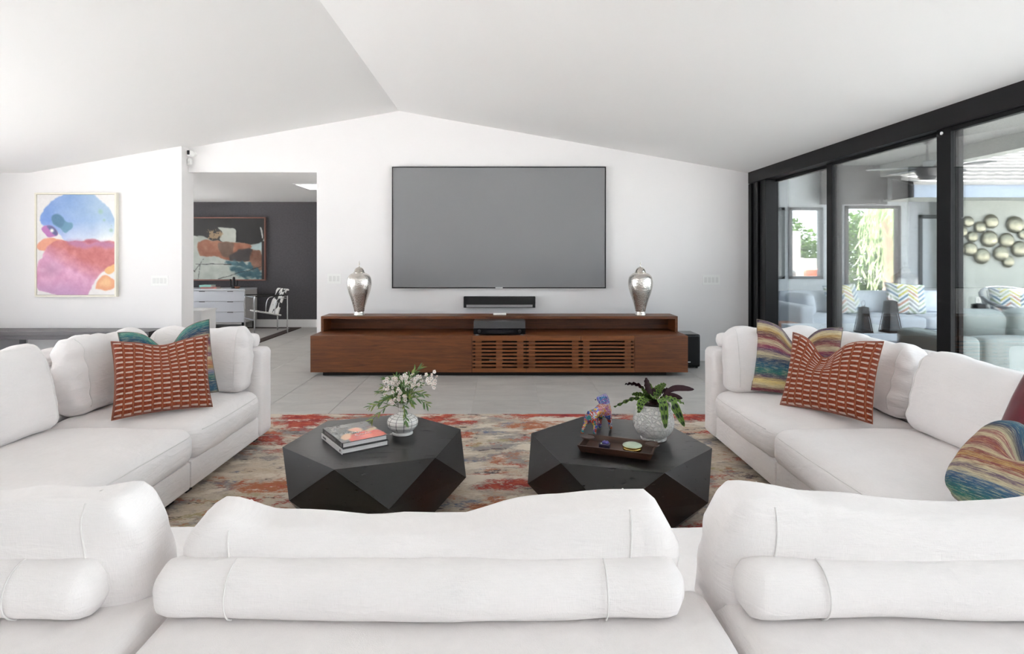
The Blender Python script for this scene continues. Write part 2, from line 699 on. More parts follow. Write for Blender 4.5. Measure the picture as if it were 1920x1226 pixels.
def tile_material():
    t = NT('grey_porcelain_tile')
    oi = t.n('ShaderNodeObjectInfo')
    vec = t.coord('Object')
    off = t.n('ShaderNodeVectorMath', operation='ADD')
    cmb = t.n('ShaderNodeCombineXYZ')
    t.l(t.math('MULTIPLY', oi.outputs['Random'], 40.0), cmb.inputs[0])
    t.l(t.math('MULTIPLY', oi.outputs['Random'], 17.0), cmb.inputs[1])
    t.l(vec, off.inputs[0]); t.l(cmb.outputs[0], off.inputs[1])
    mp = t.n('ShaderNodeMapping')
    mp.inputs['Rotation'].default_value = (0, 0, 0.7)
    mp.inputs['Scale'].default_value = (1, 2.6, 1)
    t.l(off.outputs[0], mp.inputs[0])
    a = t.noise(mp.outputs[0], 2.2, 8, 0.62, 0.8)
    col = t.ramp(a, [(0.30, (168, 165, 162)), (0.5, (180, 177, 173)), (0.7, (190, 187, 182))])
    b = t.noise(off.outputs[0], 26, 5, 0.7)
    col = t.mix(t.math('MULTIPLY', b, 0.25), col, lin((160, 157, 154)))
    v = t.math('MULTIPLY_ADD', oi.outputs['Random'], 0.06, 0.97)
    hsv = t.n('ShaderNodeHueSaturation')
    t.l(col, hsv.inputs['Color']); t.l(v, hsv.inputs['Value'])
    t.bsdf(hsv.outputs[0], t.math('MULTIPLY_ADD', b, 0.12, 0.36), 0, b, 0.03, 0.002)
    return t.m
M_tile = tile_material()

# room frame (metres): x right, y away from the camera, z up
YB = 7.30          # television wall
YA = 7.155         # picture wall left of the doorway
XS = 3.13          # sliding door wall
XL = -6.60         # left window wall
YR = -7.50         # wall behind the camera
RX, RZ = -1.31, 3.165
EL, ER = -5.88, 3.13
def ceil_z(x):
    if x <= EL:
        return 2.36
    if x <= RX:
        return 2.36 + (RZ - 2.36) * (x - EL) / (RX - EL)
    return RZ + (2.374 - RZ) * (x - RX) / (ER - RX)

# floor: grout bed with single porcelain tiles
fl = struct('floor', bx(-7.3, 3.3, -7.7, 10.9, -0.12, -0.004), M_grout, 'grey porcelain tile floor with thin light joints')
TW, TL = 0.603, 1.206
tme = bpy.data.meshes.new('tile')
tb = bx(0.002, TW - 0.002, 0.002, TL - 0.002, -0.02, 0.0, bevel=0.0012, seg=1)
tb.to_mesh(tme); tb.free()
tme.materials.append(M_tile)
x0 = 0.338 - 12 * TW
y0 = 5.93 - 4 * TL
k = 0
for i in range(17):
    for j in range(8):
        x, y = x0 + i * TW, y0 + j * TL
        if x + TW > 3.2 or x < -7.3 or y + TL > 10.9:
            continue
        o = bpy.data.objects.new('tile', tme)
        COL.objects.link(o)
        o.parent = fl
        o.location = (x, y, 0.0)
ob = mk('tile_field', bx(-7.3, 3.3, -7.7, y0, -0.02, 0.0), M_tile, fl)

# walls
bm = new()
door_l, door_r, door_h = -3.98, -2.352, 2.388
poly = [(door_r, 0), (XS + 0.12, 0), (XS + 0.12, ceil_z(XS) + 0.1), (RX, RZ + 0.1), (door_r, ceil_z(door_r) + 0.1)]
prism(bm, poly, 'y', YB, YB + 0.13)
prism(bm, [(door_l, door_h), (door_r, door_h), (door_r, ceil_z(door_r) + 0.1), (door_l, ceil_z(door_l) + 0.1)], 'y', YB, YB + 0.13)
struct('wall_back', bm, M_wall, 'white gable wall behind the television')
bm = new()
prism(bm, [(-7.0, 0), (-3.984, 0), (-3.984, ceil_z(-3.984) + 0.1), (EL, 2.46), (-7.0, 2.46)], 'y', YA, YB + 0.13)
struct('wall_picture', bm, M_wall, 'white wall with the watercolour painting')

# left wall: floor to ceiling window openings between slim piers, out of the frame
bm = new()
box(bm, XL - 0.1, XL, -7.6, YA, 2.30, 2.50)
box(bm, XL - 0.1, XL, -7.6, YA, 0.0, 0.10)
for y in (2.7, 4.9):
    box(bm, XL - 0.1, XL, y, y + 0.16, 0.1, 2.30)
box(bm, XL - 0.1, XL, -7.6, 0.46, 0.1, 2.30)
box(bm, XL - 0.1, XL, 5.8, YA, 0.1, 2.30)
struct('wall_left', bm, M_wall, 'white window wall on the left')
for q, (a, b) in enumerate(((0.46, 2.7), (2.86, 4.9), (5.06, 5.8))):
    w = struct('window_%d' % (q + 1), bx(XL - 0.06, XL - 0.05, a, b, 0.1, 2.30), M_glassc, 'tall clear window pane in the left wall')
    f = new()
    for yy in (a, b - 0.05):
        box(f, XL - 0.09, XL - 0.02, yy, yy + 0.05, 0.1, 2.30)
    box(f, XL - 0.09, XL - 0.02, a, b, 0.1, 0.15)
    box(f, XL - 0.09, XL - 0.02, a, b, 2.25, 2.30)
    mk('window_frame', f, M_blackmetal, w)

# wall behind the camera with two wide windows
bm = new()
prism(bm, [(XL - 0.1, 2.30), (XS + 0.1, 2.30), (XS + 0.1, 2.44), (RX, RZ + 0.1), (EL, 2.46), (XL - 0.1, 2.46)], 'y', YR - 0.1, YR)
for (a, b) in ((XL - 0.1, -4.6), (-3.2, 0.4), (1.8, XS + 0.1)):
    box(bm, a, b, YR - 0.1, YR, 0, 2.30)
box(bm, -4.6, 1.8, YR - 0.1, YR, 0, 0.10)
struct('wall_rear', bm, M_wall, 'white window wall behind the camera')
for q, (a, b) in enumerate(((-4.6, -3.2), (0.4, 1.8))):
    w = struct('window_%d' % (q + 4), bx(a, b, YR - 0.06, YR - 0.05, 0.1, 2.30), M_glassc, 'wide clear window pane in the rear wall')
    f = new()
    for xx in np.linspace(a, b - 0.05, 4):
        box(f, xx, xx + 0.05, YR - 0.09, YR - 0.02, 0.1, 2.30)
    mk('window_frame', f, M_blackmetal, w)

# ceiling: two slopes meeting at a ridge, flat strip at the left eave
bm = new()
top = 0.12
prism(bm, [(-7.0, 2.36), (EL, 2.36), (RX, RZ), (XS + 0.25, ceil_z(XS + 0.25)), (XS + 0.25, ceil_z(XS + 0.25) + top),
           (RX, RZ + top), (EL, 2.36 + top), (-7.0, 2.36 + top)], 'y', YR - 0.1, YB + 0.13)
struct('ceiling', bm, M_ceil, 'white vaulted ceiling with a central ridge')

# baseboards
struct('baseboard_back', bx(door_r, XS, YB - 0.014, YB, 0.0, 0.14, bevel=0.003), M_trimw, 'white baseboard of the television wall')
struct('baseboard_picture', bx(-6.6, -3.984, YA - 0.014, YA, 0.0, 0.14, bevel=0.003), M_trimw, 'white baseboard of the picture wall')

# ------------------------------------------------------------------ sliding glass doors
HB, HT = 2.236, 2.376
bm = new()
box(bm, XS - 0.03, XS + 0.16, -3.9, YB - 0.03, HB, HT + 0.02, bevel=0.006)
struct('trim_1', bm, M_headmetal, 'charcoal metal header over the sliding glass doors')
struct('trim_2', bx(XS - 0.01, XS + 0.2, -3.9, YB, -0.02, 0.02), M_blackmetal, 'black floor track of the sliding glass doors')
struct('wall_right', bx(XS - 0.02, XS + 0.2, YR - 0.1, -3.9, 0, 2.6), M_wall, 'white end wall beside the sliding doors')
def slider(n, xa, ya, yb, label, stile=(0.13, 0.16)):
    """one sliding panel: pane with stiles and rails; ya is the nearer end"""
    p = struct('door_%d' % n, bx(xa + 0.012, xa + 0.020, ya + 0.02, yb - 0.02, 0.06, HB - 0.02), M_glass, label)
    for y, w in ((ya, stile[0]), (yb - stile[1], stile[1])):
        mk('door_stile', bx(xa, xa + 0.034, y, y + w, 0.02, HB, bevel=0.003), M_blackmetal, p)
    for z0, z1 in ((0.02, 0.11), (HB - 0.03, HB)):
        mk('door_rail', bx(xa, xa + 0.034, ya + stile[0], yb - stile[1], z0, z1, bevel=0.003), M_blackmetal, p)
    return p
slider(1, XS + 0.105, 5.54, 7.10, 'black framed glass sliding panel next to the television wall', (0.13, 0.16))
d2 = slider(2, XS + 0.055, 4.02, 5.66, 'middle black framed glass sliding panel', (0.10, 0.10))
d3 = slider(3, XS + 0.005, 2.20, 4.16, 'black framed glass sliding panel nearest the right picture edge', (0.10, 0.13))
slider(4, XS + 0.055, 0.30, 2.32, 'fourth black framed glass sliding panel, beside the near sofa', (0.1, 0.1))
slider(5, XS + 0.105, -1.70, 0.42, 'fifth black framed glass sliding panel, beside the camera', (0.1, 0.1))
slider(6, XS + 0.055, -3.85, -1.60, 'sixth black framed glass sliding panel, behind the camera', (0.1, 0.1))
bm = new()
for i, (a, b) in enumerate(((7.22, 7.30), (7.13, 7.20), (7.03, 7.11), (6.93, 7.01), (6.82, 6.91))):
    box(bm, XS - 0.015 + 0.02 * (i % 2), XS + 0.14, a, b, 0.0, HB, bevel=0.004)
box(bm, XS + 0.02, XS + 0.12, 6.84, 7.28, 0.0, HB)
struct('trim_3', bm, M_blackmetal, 'black stacked jamb channels of the sliding doors')
bm = new()
lathe([(0, 0), (0.012, 0), (0.012, 0.006), (0, 0.008)], 12, bm=bm)
o = mk('latch_button', bm, M_trimw, d3, loc=(XS - 0.001, 4.10, HB - 0.03), rot=(0, R(-90), 0), smooth=40)

# ------------------------------------------------------------------ den behind the doorway
M_denceil = M_ceil
DY, DZ = 10.70, 2.355
struct('wall_den', bx(-7.0, -0.9, DY, DY + 0.12, 0, 2.5), M_denwall, 'charcoal grasscloth wall of the den')
bm = new()
def den_slab(xa, xb, ya, yb):
    za = lambda y: door_h - (y - YB - 0.13) * 0.0193
    prism(bm, [(ya, za(ya)), (yb, za(yb)), (yb, za(yb) + 0.1), (ya, za(ya) + 0.1)], 'x', xa, xb)
den_slab(-7.1, -3.02, YB + 0.13, DY + 0.1)
den_slab(-2.0, -0.9, YB + 0.13, DY + 0.1)
den_slab(-3.02, -2.0, YB + 0.13, 8.29)
den_slab(-3.02, -2.0, 8.98, DY + 0.1)
struct('ceiling_den', bm, M_denceil, 'white flat ceiling of the den')
struct('wall_den_right', bx(-0.95, -0.85, YB + 0.13, DY, 0, 2.5), M_wall, 'white side wall of the den')
bm = new()
box(bm, -7.1, -7.0, YB + 0.13, DY, 2.1, 2.5)
box(bm, -7.1, -7.0, YB + 0.13, DY, 0, 0.5)
box(bm, -7.1, -7.0, YB + 0.13, 8.6, 0.5, 2.1)
box(bm, -7.1, -7.0, 9.7, DY, 0.5, 2.1)
struct('wall_den_left', bm, M_wall, 'white window wall of the den')
struct('window_6', bx(-7.06, -7.05, 8.6, 9.7, 0.5, 2.1), M_glassc, 'clear window of the den')
struct('baseboard_den', bx(-7.0, -0.9, DY - 0.016, DY, 0, 0.145, bevel=0.003), M_trimw, 'white baseboard of the den')
# skylight well in the den ceiling with its bright diffuser
sk = thing('skylight', 'bright white skylight panel in the den ceiling', 'skylight', (-2.51, 8.635, DZ))
bm = new()
for (a, b, c, d) in ((-3.02, -2.99, 8.29, 8.98), (-2.03, -2.0, 8.29, 8.98), (-2.99, -2.03, 8.29, 8.32), (-2.99, -2.03, 8.95, 8.98)):
    box(bm, a, b, c, d, DZ + 0.001, DZ + 0.1)
mk('frame', bm, M_trimw, sk, world=True)
mk('diffuser', bx(-2.99, -2.03, 8.32, 8.95, DZ + 0.03, DZ + 0.045), emis('skylight_glow', (255, 253, 248), 3.5), sk, world=True)
portal('window_portal', (-6.98, 9.15, 1.3), (1, 0, 0), 1.1, 1.6)

# small fixtures on the walls
M_plate = plain('white_plastic', (240, 240, 238), 0.35)
M_plate2 = plain('pale_plastic', (226, 226, 224), 0.35)
def switch_plate(x, z, y, gangs, label, w=None, h=0.125):
    w = w or 0.05 * gangs + 0.03
    t = thing('light_switch', label, 'light switch', (x, y, z), group='wall switches')
    mk('plate', bx(-w / 2, w / 2, -0.007, 0, -h / 2, h / 2, bevel=0.002), M_plate, t)
    for g in range(gangs):
        cx = (g - (gangs - 1) / 2) * (w - 0.03) / gangs
        b = new()
        box(b, cx - 0.017, cx + 0.017, -0.010, -0.006, -0.034, 0.034, bevel=0.0015)
        mk('rocker', b, M_plate2, t)
switch_plate(-4.255, 1.02, YA, 4, 'white four-gang switch plate on the picture wall', 0.21)
switch_plate(-2.13, 1.04, YB, 3, 'white three-gang switch plate beside the den doorway', 0.175)
switch_plate(2.645, 1.025, YB, 4, 'white four-gang switch plate near the sliding doors', 0.22)
def outlet(x, z, y, label):
    t = thing('wall_outlet', label, 'outlet', (x, y, z))
    mk('plate', bx(-0.036, 0.036, -0.006, 0, -0.058, 0.058, bevel=0.002), M_plate, t)
    for s in (-1, 1):
        b = new()
        box(b, -0.016, 0.016, -0.009, -0.005, s * 0.026 - 0.016, s * 0.026 + 0.016, bevel=0.003)
        mk('socket', b, M_plate2, t)
outlet(-5.93, 0.234, YA, 'white outlet plate under the long dark bench')
outlet(2.76, 0.27, YB, 'white outlet plate behind the right sofa arm')

sc = thing('security_camera', 'small white security camera with black lens under the ceiling', 'camera', (-3.90, YB - 0.02, 2.615))
M_lens = plain('black_lens', (12, 10, 16), 0.12)
mk('mount', lathe([(0, 0), (0.03, 0), (0.03, 0.012), (0.012, 0.018), (0.012, 0.05), (0, 0.05)], 16), M_plate, sc, loc=(0, 0.02, 0), rot=(R(90), 0, 0), smooth=40)
b = soft_box(0.062, 0.11, 0.085, 0.03, (8, 8, 8))
mk('body', b, M_plate, sc, loc=(0, -0.075, -0.045), smooth=180)
mk('lens', soft_box(0.032, 0.012, 0.055, 0.005, (6, 4, 6)), M_lens, sc, loc=(0, -0.130, -0.030), smooth=180)
se = thing('motion_sensor', 'small white corner sensor below the security camera', 'sensor', (-3.945, YB - 0.02, 2.52))
mk('body', soft_box(0.055, 0.05, 0.085, 0.015, (6, 6, 8)), M_plate, se, loc=(0, -0.01, -0.045), smooth=180)
mk('sensor_window', soft_box(0.03, 0.01, 0.03, 0.004, (4, 4, 4)), M_plate2, se, loc=(0, -0.036, -0.03), smooth=180)

# ------------------------------------------------------------------ sectional sofa
M_linen = linen('white_linen', (239, 235, 234))
M_foot = plain('dark_stained_wood', (34, 24, 18), 0.45)
M_seam = plain('white_linen_seam', (226, 223, 221), 0.9)
SEATZ, BACKZ, RUG_T = 0.3935, 0.6685, 0.0115
SD, ST = 0.84, 1.15        # front to back frame, front to outer back

def sofa_module(label, origin, rotz, L, arm=None, corner=False, seat_x=None, seed=0):
    """local axes: x along the seat, y from the front edge to the back, z up"""
    t = thing('sofa_section', label, 'sofa', (origin[0], origin[1], RUG_T), rotz, 'sections of the white sectional sofa')
    a0 = 0.205 if arm == 'lo' else 0.0
    a1 = L - 0.205 if arm == 'hi' else L
    mk('base', box(new(), 0.004, L - 0.004, 0.012, ST - 0.01, 0.05, 0.20, bevel=0.012), M_linen, t, smooth=40)
    b = soft_box(L - 0.012, ST - SD, BACKZ - 0.05, 0.035, (26, 10, 12), amp=0.004, freq=5, seed=seed)
    mk('back_frame', b, M_linen, t, loc=(L / 2, (SD + ST) / 2, 0.05), smooth=180)
    if corner:
        b = soft_box(ST - SD, SD, BACKZ - 0.05, 0.035, (10, 18, 12), amp=0.004, freq=5, seed=seed + 3)
        mk('back_frame', b, M_linen, t, loc=(corner * (L / 2 - (ST - SD) / 2) + L / 2, SD / 2, 0.05), smooth=180)
        if corner > 0:
            a1 = L - (ST - SD)
        else:
            a0 = ST - SD
    if arm:
        cx = 0.1 if arm == 'lo' else L - 0.1
        b = soft_box(0.20, SD + 0.02, BACKZ - 0.05, 0.04, (10, 24, 14), amp=0.004, freq=5, seed=seed + 9)
        mk('arm', b, M_linen, t, loc=(cx, SD / 2 + 0.0, 0.05), smooth=180)
    w = a1 - a0
    b = soft_box(w - 0.012, SD + 0.02, SEATZ - 0.19, 0.075, (30, 26, 10), crown=(0.0, 0.012, 0.045), amp=0.010, freq=3.2, seed=seed + 5)
    pts = surface_path(b, [((-w / 2 + 0.07 + (w - 0.14) * i / 24, -2, 0.165), (0, 1, 0)) for i in range(25)])
    s = mk('seat_cushion', b, M_linen, t, loc=((a0 + a1) / 2, SD / 2 - 0.012, 0.19), smooth=180)
    q = new()
    tube(q, pts, 0.0024, 6)
    mk('seam', q, M_seam, s, smooth=180)
    for fx in (0.09, L - 0.09):
        for fy in (0.10, ST - 0.10):
            mk('foot', box(new(), fx - 0.03, fx + 0.03, fy - 0.03, fy + 0.03, 0.0, 0.052, bevel=0.004), M_foot, t)
    return t

def back_cushion(t, x, y, w, h, th, lean, topf=None, seed=0, rz=0.0, z=SEATZ + 0.015, name='back_cushion', amp=0.015, puck=0.006, rf_=0.36, taper=0.15, flare=0.0):
    b = soft_box(w, th, h, th * rf_, (34, 14, 22), crown=(0.012, 0.035, 0.0), amp=amp, freq=4.2, seed=seed, topf=topf, puck=puck, taper=taper, flare=flare)
    paths = []
    for s in (-1, 1):
        for side in (-1, 1):
            paths.append(surface_path(b, [((s * (w / 2 - 0.060), side * 2.0, 0.04 + (h + 0.03) * i / 24), (0, -side, 0)) for i in range(25)]))
    c = mk(name, b, M_linen, t, loc=(x, y, z), rot=(-lean, 0, rz), smooth=180)
    for pts in paths:
        if len(pts) > 3:
            q = new()
            tube(q, pts, 0.0022, 6)
            mk('seam', q, M_seam, c, smooth=180)
    return c

def bolster(t, x, y, w, r=0.052, z=BACKZ - 0.002, rz=0.0, seed=0, ring=True, flat=0.96):
    n = 44
    bm = new()
    pts = []
    rr = []
    for i in range(n + 1):
        u = -1 + 2 * i / n
        u = math.copysign(abs(u) ** 0.7, u)
        e = max(0.0, (abs(u) * w / 2 - (w / 2 - 0.05)) / 0.05)
        k = (1 - e ** 2.2) ** 0.5 if e < 1 else 0.0
        rad = r * (0.55 + 0.45 * k) if e > 0 else r
        if abs(u) > 0.9999:
            rad = r * 0.42
        rad *= 1 + 0.035 * mnoise.noise(Vector((u * 5 + seed * 3, seed, 0)))
        pts.append((u * w / 2, 0.006 * math.sin(u * 4 + seed), r * flat + 0.004 * mnoise.noise(Vector((u * 3, seed * 2, 1)))))
        rr.append(rad)
    tube(bm, pts, rr, 28)
    for v in bm.verts:
        q = Vector((v.co.x * 6, v.co.y * 14, v.co.z * 14 + seed))
        v.co.z += 0.003 * mnoise.noise(q)
        v.co.z = max(v.co.z, 0.004)
    o = mk('bolster', bm, M_linen, t, loc=(x, y, z), rot=(0, 0, rz), smooth=60)
    if ring:
        for s in (-1, 1):
            q = new()
            tube(q, [(s * (w / 2 - 0.145), (r - 0.0004) * math.cos(a), r * flat + (r - 0.0004) * math.sin(a)) for a in np.linspace(0, 2 * PI, 32, endpoint=False)], 0.0016, 6, closed=True)
            mk('seam', q, M_seam, o, smooth=180)
    return o

XF, XG = -1.69, 1.48       # seat front planes of the two side runs
YN = 2.0                   # seat front plane of the near run
YS0, YS1, YS2 = 2.08, 3.15, 4.21
# left run (faces right): local x = world y
lf = sofa_module('white linen sofa section with arm, left of the tables, holding the teal striped pillow', (XF, YS1), R(90), YS2 - YS1, arm='hi', seed=1)
ln_ = sofa_module('white linen armless sofa section at the left picture edge', (XF, YS0), R(90), YS1 - YS0, seed=2)
# near run (faces away from the camera): local x = -world x
SL, SR = -0.633, 0.411
nl = sofa_module('white linen sofa section at the bottom left, its bolster cut by the frame', (SL, YN), R(180), SL - XF, seed=3)
nc = sofa_module('white linen sofa section at the bottom centre with a full length bolster', (SR, YN), R(180), SR - SL, seed=4)
nr = sofa_module('white linen sofa section at the bottom right behind the striped and burgundy pillows', (XG, YN), R(180), XG - SR, seed=5)
cl = sofa_module('white linen corner sofa section joining the left and near runs', (XF, YN), R(180), ST, corner=1, seed=6)
cr = sofa_module('white linen corner sofa section joining the right and near runs', (XG + ST, YN), R(180), ST, corner=-1, seed=7)
# right run (faces left): local x = -world y
rf = sofa_module('white linen sofa section with arm, right of the tables, nearest the television', (XG, YS2), R(-90), YS2 - YS1, arm='lo', seed=8)
rn = sofa_module('white linen armless sofa section in front of the sliding doors', (XG, YS1), R(-90), YS1 - YS0, seed=9)

# back cushions and bolsters of the left run
back_cushion(lf, 3.60 - YS1, 0.755, 0.70, 0.42, 0.19, R(7), interp([(-1, .01), (-.6, .03), (0.2, .0), (.8, .015), (1, -.02)]), 11, puck=0.012, amp=0.018)
back_cushion(lf, 3.885 - YS1, 0.355, 0.66, 0.42, 0.17, R(4), interp([(-1, -.01), (-.7, .02), (0, 0), (.8, .015), (1, -.02)]), 12, rz=R(-90), name='arm_cushion')
bolster(lf, 0.53, 1.02, 0.97, seed=1)
bolster(lf, 0.98, 0.42, 0.72, rz=R(90), seed=2, ring=False)
back_cushion(ln_, 2.63 - YS0, 0.735, 0.90, 0.43, 0.21, R(9), interp([(-1, .0), (-.3, .0), (.5, .02), (.85, .03), (1, -.02)]), 13, amp=0.009)
bolster(ln_, 0.53, 1.02, 0.97, seed=3)
# right run
back_cushion(rf, YS2 - 3.56, 0.775, 0.76, 0.40, 0.19, R(8), interp([(-1, -.01), (-.6, .02), (0.2, .0), (.8, .015), (1, -.03)]), 14, puck=0.012, amp=0.018)
back_cushion(rf, YS2 - 3.885, 0.36, 0.66, 0.42, 0.17, R(4), interp([(-1, -.02), (-.7, .02), (0, -.005), (.7, .02), (1, -.01)]), 15, rz=R(90), name='arm_cushion')
bolster(rf, 0.53, 1.02, 0.97, seed=4)
bolster(rf, 0.08, 0.42, 0.72, rz=R(90), seed=5, ring=False)
back_cushion(rn, YS1 - 2.60, 0.72, 0.92, 0.41, 0.21, R(10), interp([(-1, -.01), (-.75, .02), (0, .0), (.8, .01), (1, -.02)]), 16, amp=0.008)
bolster(rn, 0.53, 1.02, 0.97, seed=6)
# near run: local x = origin_x - world x, cushion stands against the inner face of the back
def near_cushion(t, ox, xa, xb, h, topf, seed):
    back_cushion(t, ox - (xa + xb) / 2, 0.765, xb - xa, h, 0.20, R(10), topf, seed, amp=0.017, puck=0.005, rf_=0.25, taper=0.50, flare=0.095)
near_cushion(nl, SL, -1.56, -0.712, 0.452, interp([(-1, -.01), (-.9, .035), (-.6, .03), (0, .005), (1, .0)]), 21)
near_cushion(nc, SR, -0.567, 0.297, 0.418, interp([(-1, .0), (-.86, .055), (-.5, .04), (-.1, .005), (.3, .0), (.65, .012), (.86, .035), (1, .0)]), 22)
near_cushion(nr, XG, 0.445, 1.34, 0.446, interp([(-1, .01), (-.5, .012), (0, .0), (.3, .0), (.6, .02), (.9, .05), (1, .0)]), 23)
bolster(nl, SL - (-1.205), 0.938, 0.94, seed=7)
bolster(nc, SR - (-0.152), 0.938, 0.966, seed=8)
bolster(nr, XG - 0.915, 0.938, 0.965, seed=9)

# ------------------------------------------------------------------ throw pillows
def rust_material():
    t = NT('rust_cut_velvet')
    tc = t.n('ShaderNodeTexCoord')
    sp = t.n('ShaderNodeSeparateXYZ')
    t.l(tc.outputs['UV'], sp.inputs[0])
    u = t.math('MULTIPLY', sp.outputs[0], 10.6)
    v = t.math('MULTIPLY', sp.outputs[1], 15.0)
    col = t.math('FLOOR', u)
    fu = t.math('FRACT', u)
    v2 = t.math('ADD', v, t.math('MULTIPLY', t.math('MODULO', col, 2.0), 0.12))
    fv = t.math('FRACT', v2)
    # pale slot inside every cell, thin groove between columns
    du = t.math('ABSOLUTE', t.math('SUBTRACT', fu, 0.55))
    dv = t.math('ABSOLUTE', t.math('SUBTRACT', fv, 0.5))
    su = t.math('LESS_THAN', du, 0.37)
    sv = t.math('LESS_THAN', dv, t.math('MULTIPLY_ADD', fu, 0.09, 0.115))
    slot = t.math('MULTIPLY', su, sv)
    groove = t.math('LESS_THAN', t.math('ABSOLUTE', t.math('SUBTRACT', fu, 0.06)), 0.06)
    nz = t.noise(tc.outputs['UV'], 30, 3, 0.6)
    vel = t.ramp(nz, [(0.3, (102, 40, 20)), (0.7, (144, 64, 38))])
    c = t.mix(slot, vel, lin((188, 166, 154)))
    c = t.mix(groove, c, lin((140, 84, 58)))
    hgt = t.math('SUBTRACT', 1.0, t.math('MAXIMUM', slot, groove))
    t.bsdf(c, 0.75, 0, hgt, 0.9, 0.006, spec=0.2, sheen=0.15)
    return t.m
M_rust = rust_material()
M_rustedge = plain('rust_piping', (150, 84, 58), 0.8)

def ikat_material(name, stops, scale=1.0, seed=0.0):
    t = NT(name)
    tc = t.n('ShaderNodeTexCoord')
    mp = t.n('ShaderNodeMapping')
    mp.inputs['Scale'].default_value = (1.2, 1, 1)
    mp.inputs['Location'].default_value = (seed, seed * 2, 0)
    t.l(tc.outputs['UV'], mp.inputs[0])
    wob = t.noise(mp.outputs[0], 2.5, 2, 0.5)
    sp = t.n('ShaderNodeSeparateXYZ')
    t.l(tc.outputs['UV'], sp.inputs[0])
    mp2 = t.n('ShaderNodeMapping')
    mp2.inputs['Scale'].default_value = (4, 62, 1)
    mp2.inputs['Location'].default_value = (seed, seed * 3, 0)
    t.l(tc.outputs['UV'], mp2.inputs[0])
    streak = t.noise(mp2.outputs[0], 1.0, 5, 0.75)
    v = t.math('MULTIPLY_ADD', wob, 0.05, sp.outputs[1])
    v = t.math('MULTIPLY_ADD', t.math('SUBTRACT', streak, 0.5), 0.20, v)
    col = t.ramp(v, stops)
    # thread-wise light and dark flecks
    mp3 = t.n('ShaderNodeMapping')
    mp3.inputs['Scale'].default_value = (9, 210, 1)
    t.l(tc.outputs['UV'], mp3.inputs[0])
    fl_ = t.noise(mp3.outputs[0], 1.0, 3, 0.6)
    col = t.mix(t.math('MULTIPLY', t.math('GREATER_THAN', fl_, 0.58), 0.5), col, lin((214, 204, 168)))
    col = t.mix(t.math('MULTIPLY', t.math('LESS_THAN', fl_, 0.42), 0.5), col, lin((62, 52, 74)))
    t.bsdf(col, 0.7, 0, fl_, 0.35, 0.003, spec=0.3)
    return t.m
TE, NV, PU, CR, RD, GR, OC, MG = (34, 84, 106), (42, 54, 84), (84, 62, 92), (190, 178, 144), (118, 42, 54), (38, 104, 92), (170, 136, 78), (128, 40, 74)
M_ikat_l = ikat_material('teal_ikat_stripe', [(0.0, CR), (0.05, TE), (0.17, (52, 80, 100)), (0.24, GR), (0.31, (120, 120, 150)), (0.37, OC), (0.43, (170, 90, 70)),
                                               (0.49, CR), (0.54, (120, 66, 96)), (0.62, CR), (0.68, MG), (0.75, PU), (0.80, CR), (0.85, NV), (0.92, TE), (1.0, (60, 130, 120))])
M_ikat_r = ikat_material('plum_ikat_stripe', [(0.0, (120, 60, 90)), (0.05, RD), (0.10, CR), (0.17, (214, 190, 120)), (0.23, PU), (0.30, GR), (0.38, TE), (0.48, NV), (0.54, CR),
                                               (0.60, PU), (0.66, MG), (0.72, CR), (0.78, RD), (0.84, (100, 72, 70)), (0.90, OC), (0.95, CR), (1.0, PU)], seed=3.3)
M_ikat_c = ikat_material('multicolour_ikat_stripe', [(0.0, CR), (0.07, GR), (0.14, TE), (0.20, (54, 86, 120)), (0.25, CR), (0.29, PU), (0.33, CR), (0.38, RD), (0.42, OC), (0.46, RD), (0.51, CR), (0.56, RD), (0.60, (150, 96, 70)), (0.64, RD), (0.69, CR), (0.73, (128, 54, 70)),
                                                     (0.77, CR), (0.82, (96, 90, 84)), (0.87, NV), (0.93, TE), (1.0, (60, 84, 96))], seed=7.7)
M_ikedge = plain('olive_piping', (132, 122, 112), 0.8)

def throw(name, label, cat, mat, edge, loc, head, lean, w, h, th, roll=0.0, **kw):
    t = thing(name, label, cat, loc, rot=(-lean, roll, head))
    mk('cover', pillow(w, h, th, **kw), mat, t, smooth=180)
    q = new()
    tube(q, rim_points(w, h, kw.get('pinch', 0.07), kw.get('chop', 0), kw.get('chop_w', .35), kw.get('chop_x', 0), cround=kw.get('cround', 0)), 0.0026, 6, closed=True)
    mk('piping', q, edge, t, smooth=180)
    return t
def head_of(ex, ey):
    return math.atan2(ey, ex)
ZS = 0.44
throw('throw_pillow', 'teal striped throw pillow with a notched top, behind the rust pillow on the left sofa', 'pillow', M_ikat_l, M_ikedge,
      (-2.03, 3.56, ZS), head_of(.85, .50), R(13), 0.50, 0.47, 0.17, roll=R(-6), chop=0.13, chop_w=0.42, chop_x=-0.02, pinch=0.05, seed=2)
throw('throw_pillow', 'rust cut velvet throw pillow with a straight top on the left sofa', 'pillow', M_rust, M_rustedge,
      (-1.934, 3.294, ZS - 0.005), head_of(.386, .274), R(20), 0.50, 0.44, 0.17, chop=0.03, chop_w=0.5, pinch=0.07, seed=3)
throw('throw_pillow', 'plum and blue striped throw pillow with notched top on the right sofa', 'pillow', M_ikat_r, M_ikedge,
      (1.85, 3.66, ZS), head_of(.80, -.45), R(14), 0.50, 0.47, 0.17, roll=R(3), chop=0.13, chop_w=0.40, pinch=0.05, seed=4)
throw('throw_pillow', 'rust cut velvet throw pillow with a deep chop, on the right sofa', 'pillow', M_rust, M_rustedge,
      (1.83, 3.283, ZS - 0.005), head_of(.303, -.394), R(20), 0.50, 0.455, 0.17, chop=0.12, chop_w=0.40, chop_x=-0.16, pinch=0.07, seed=5)
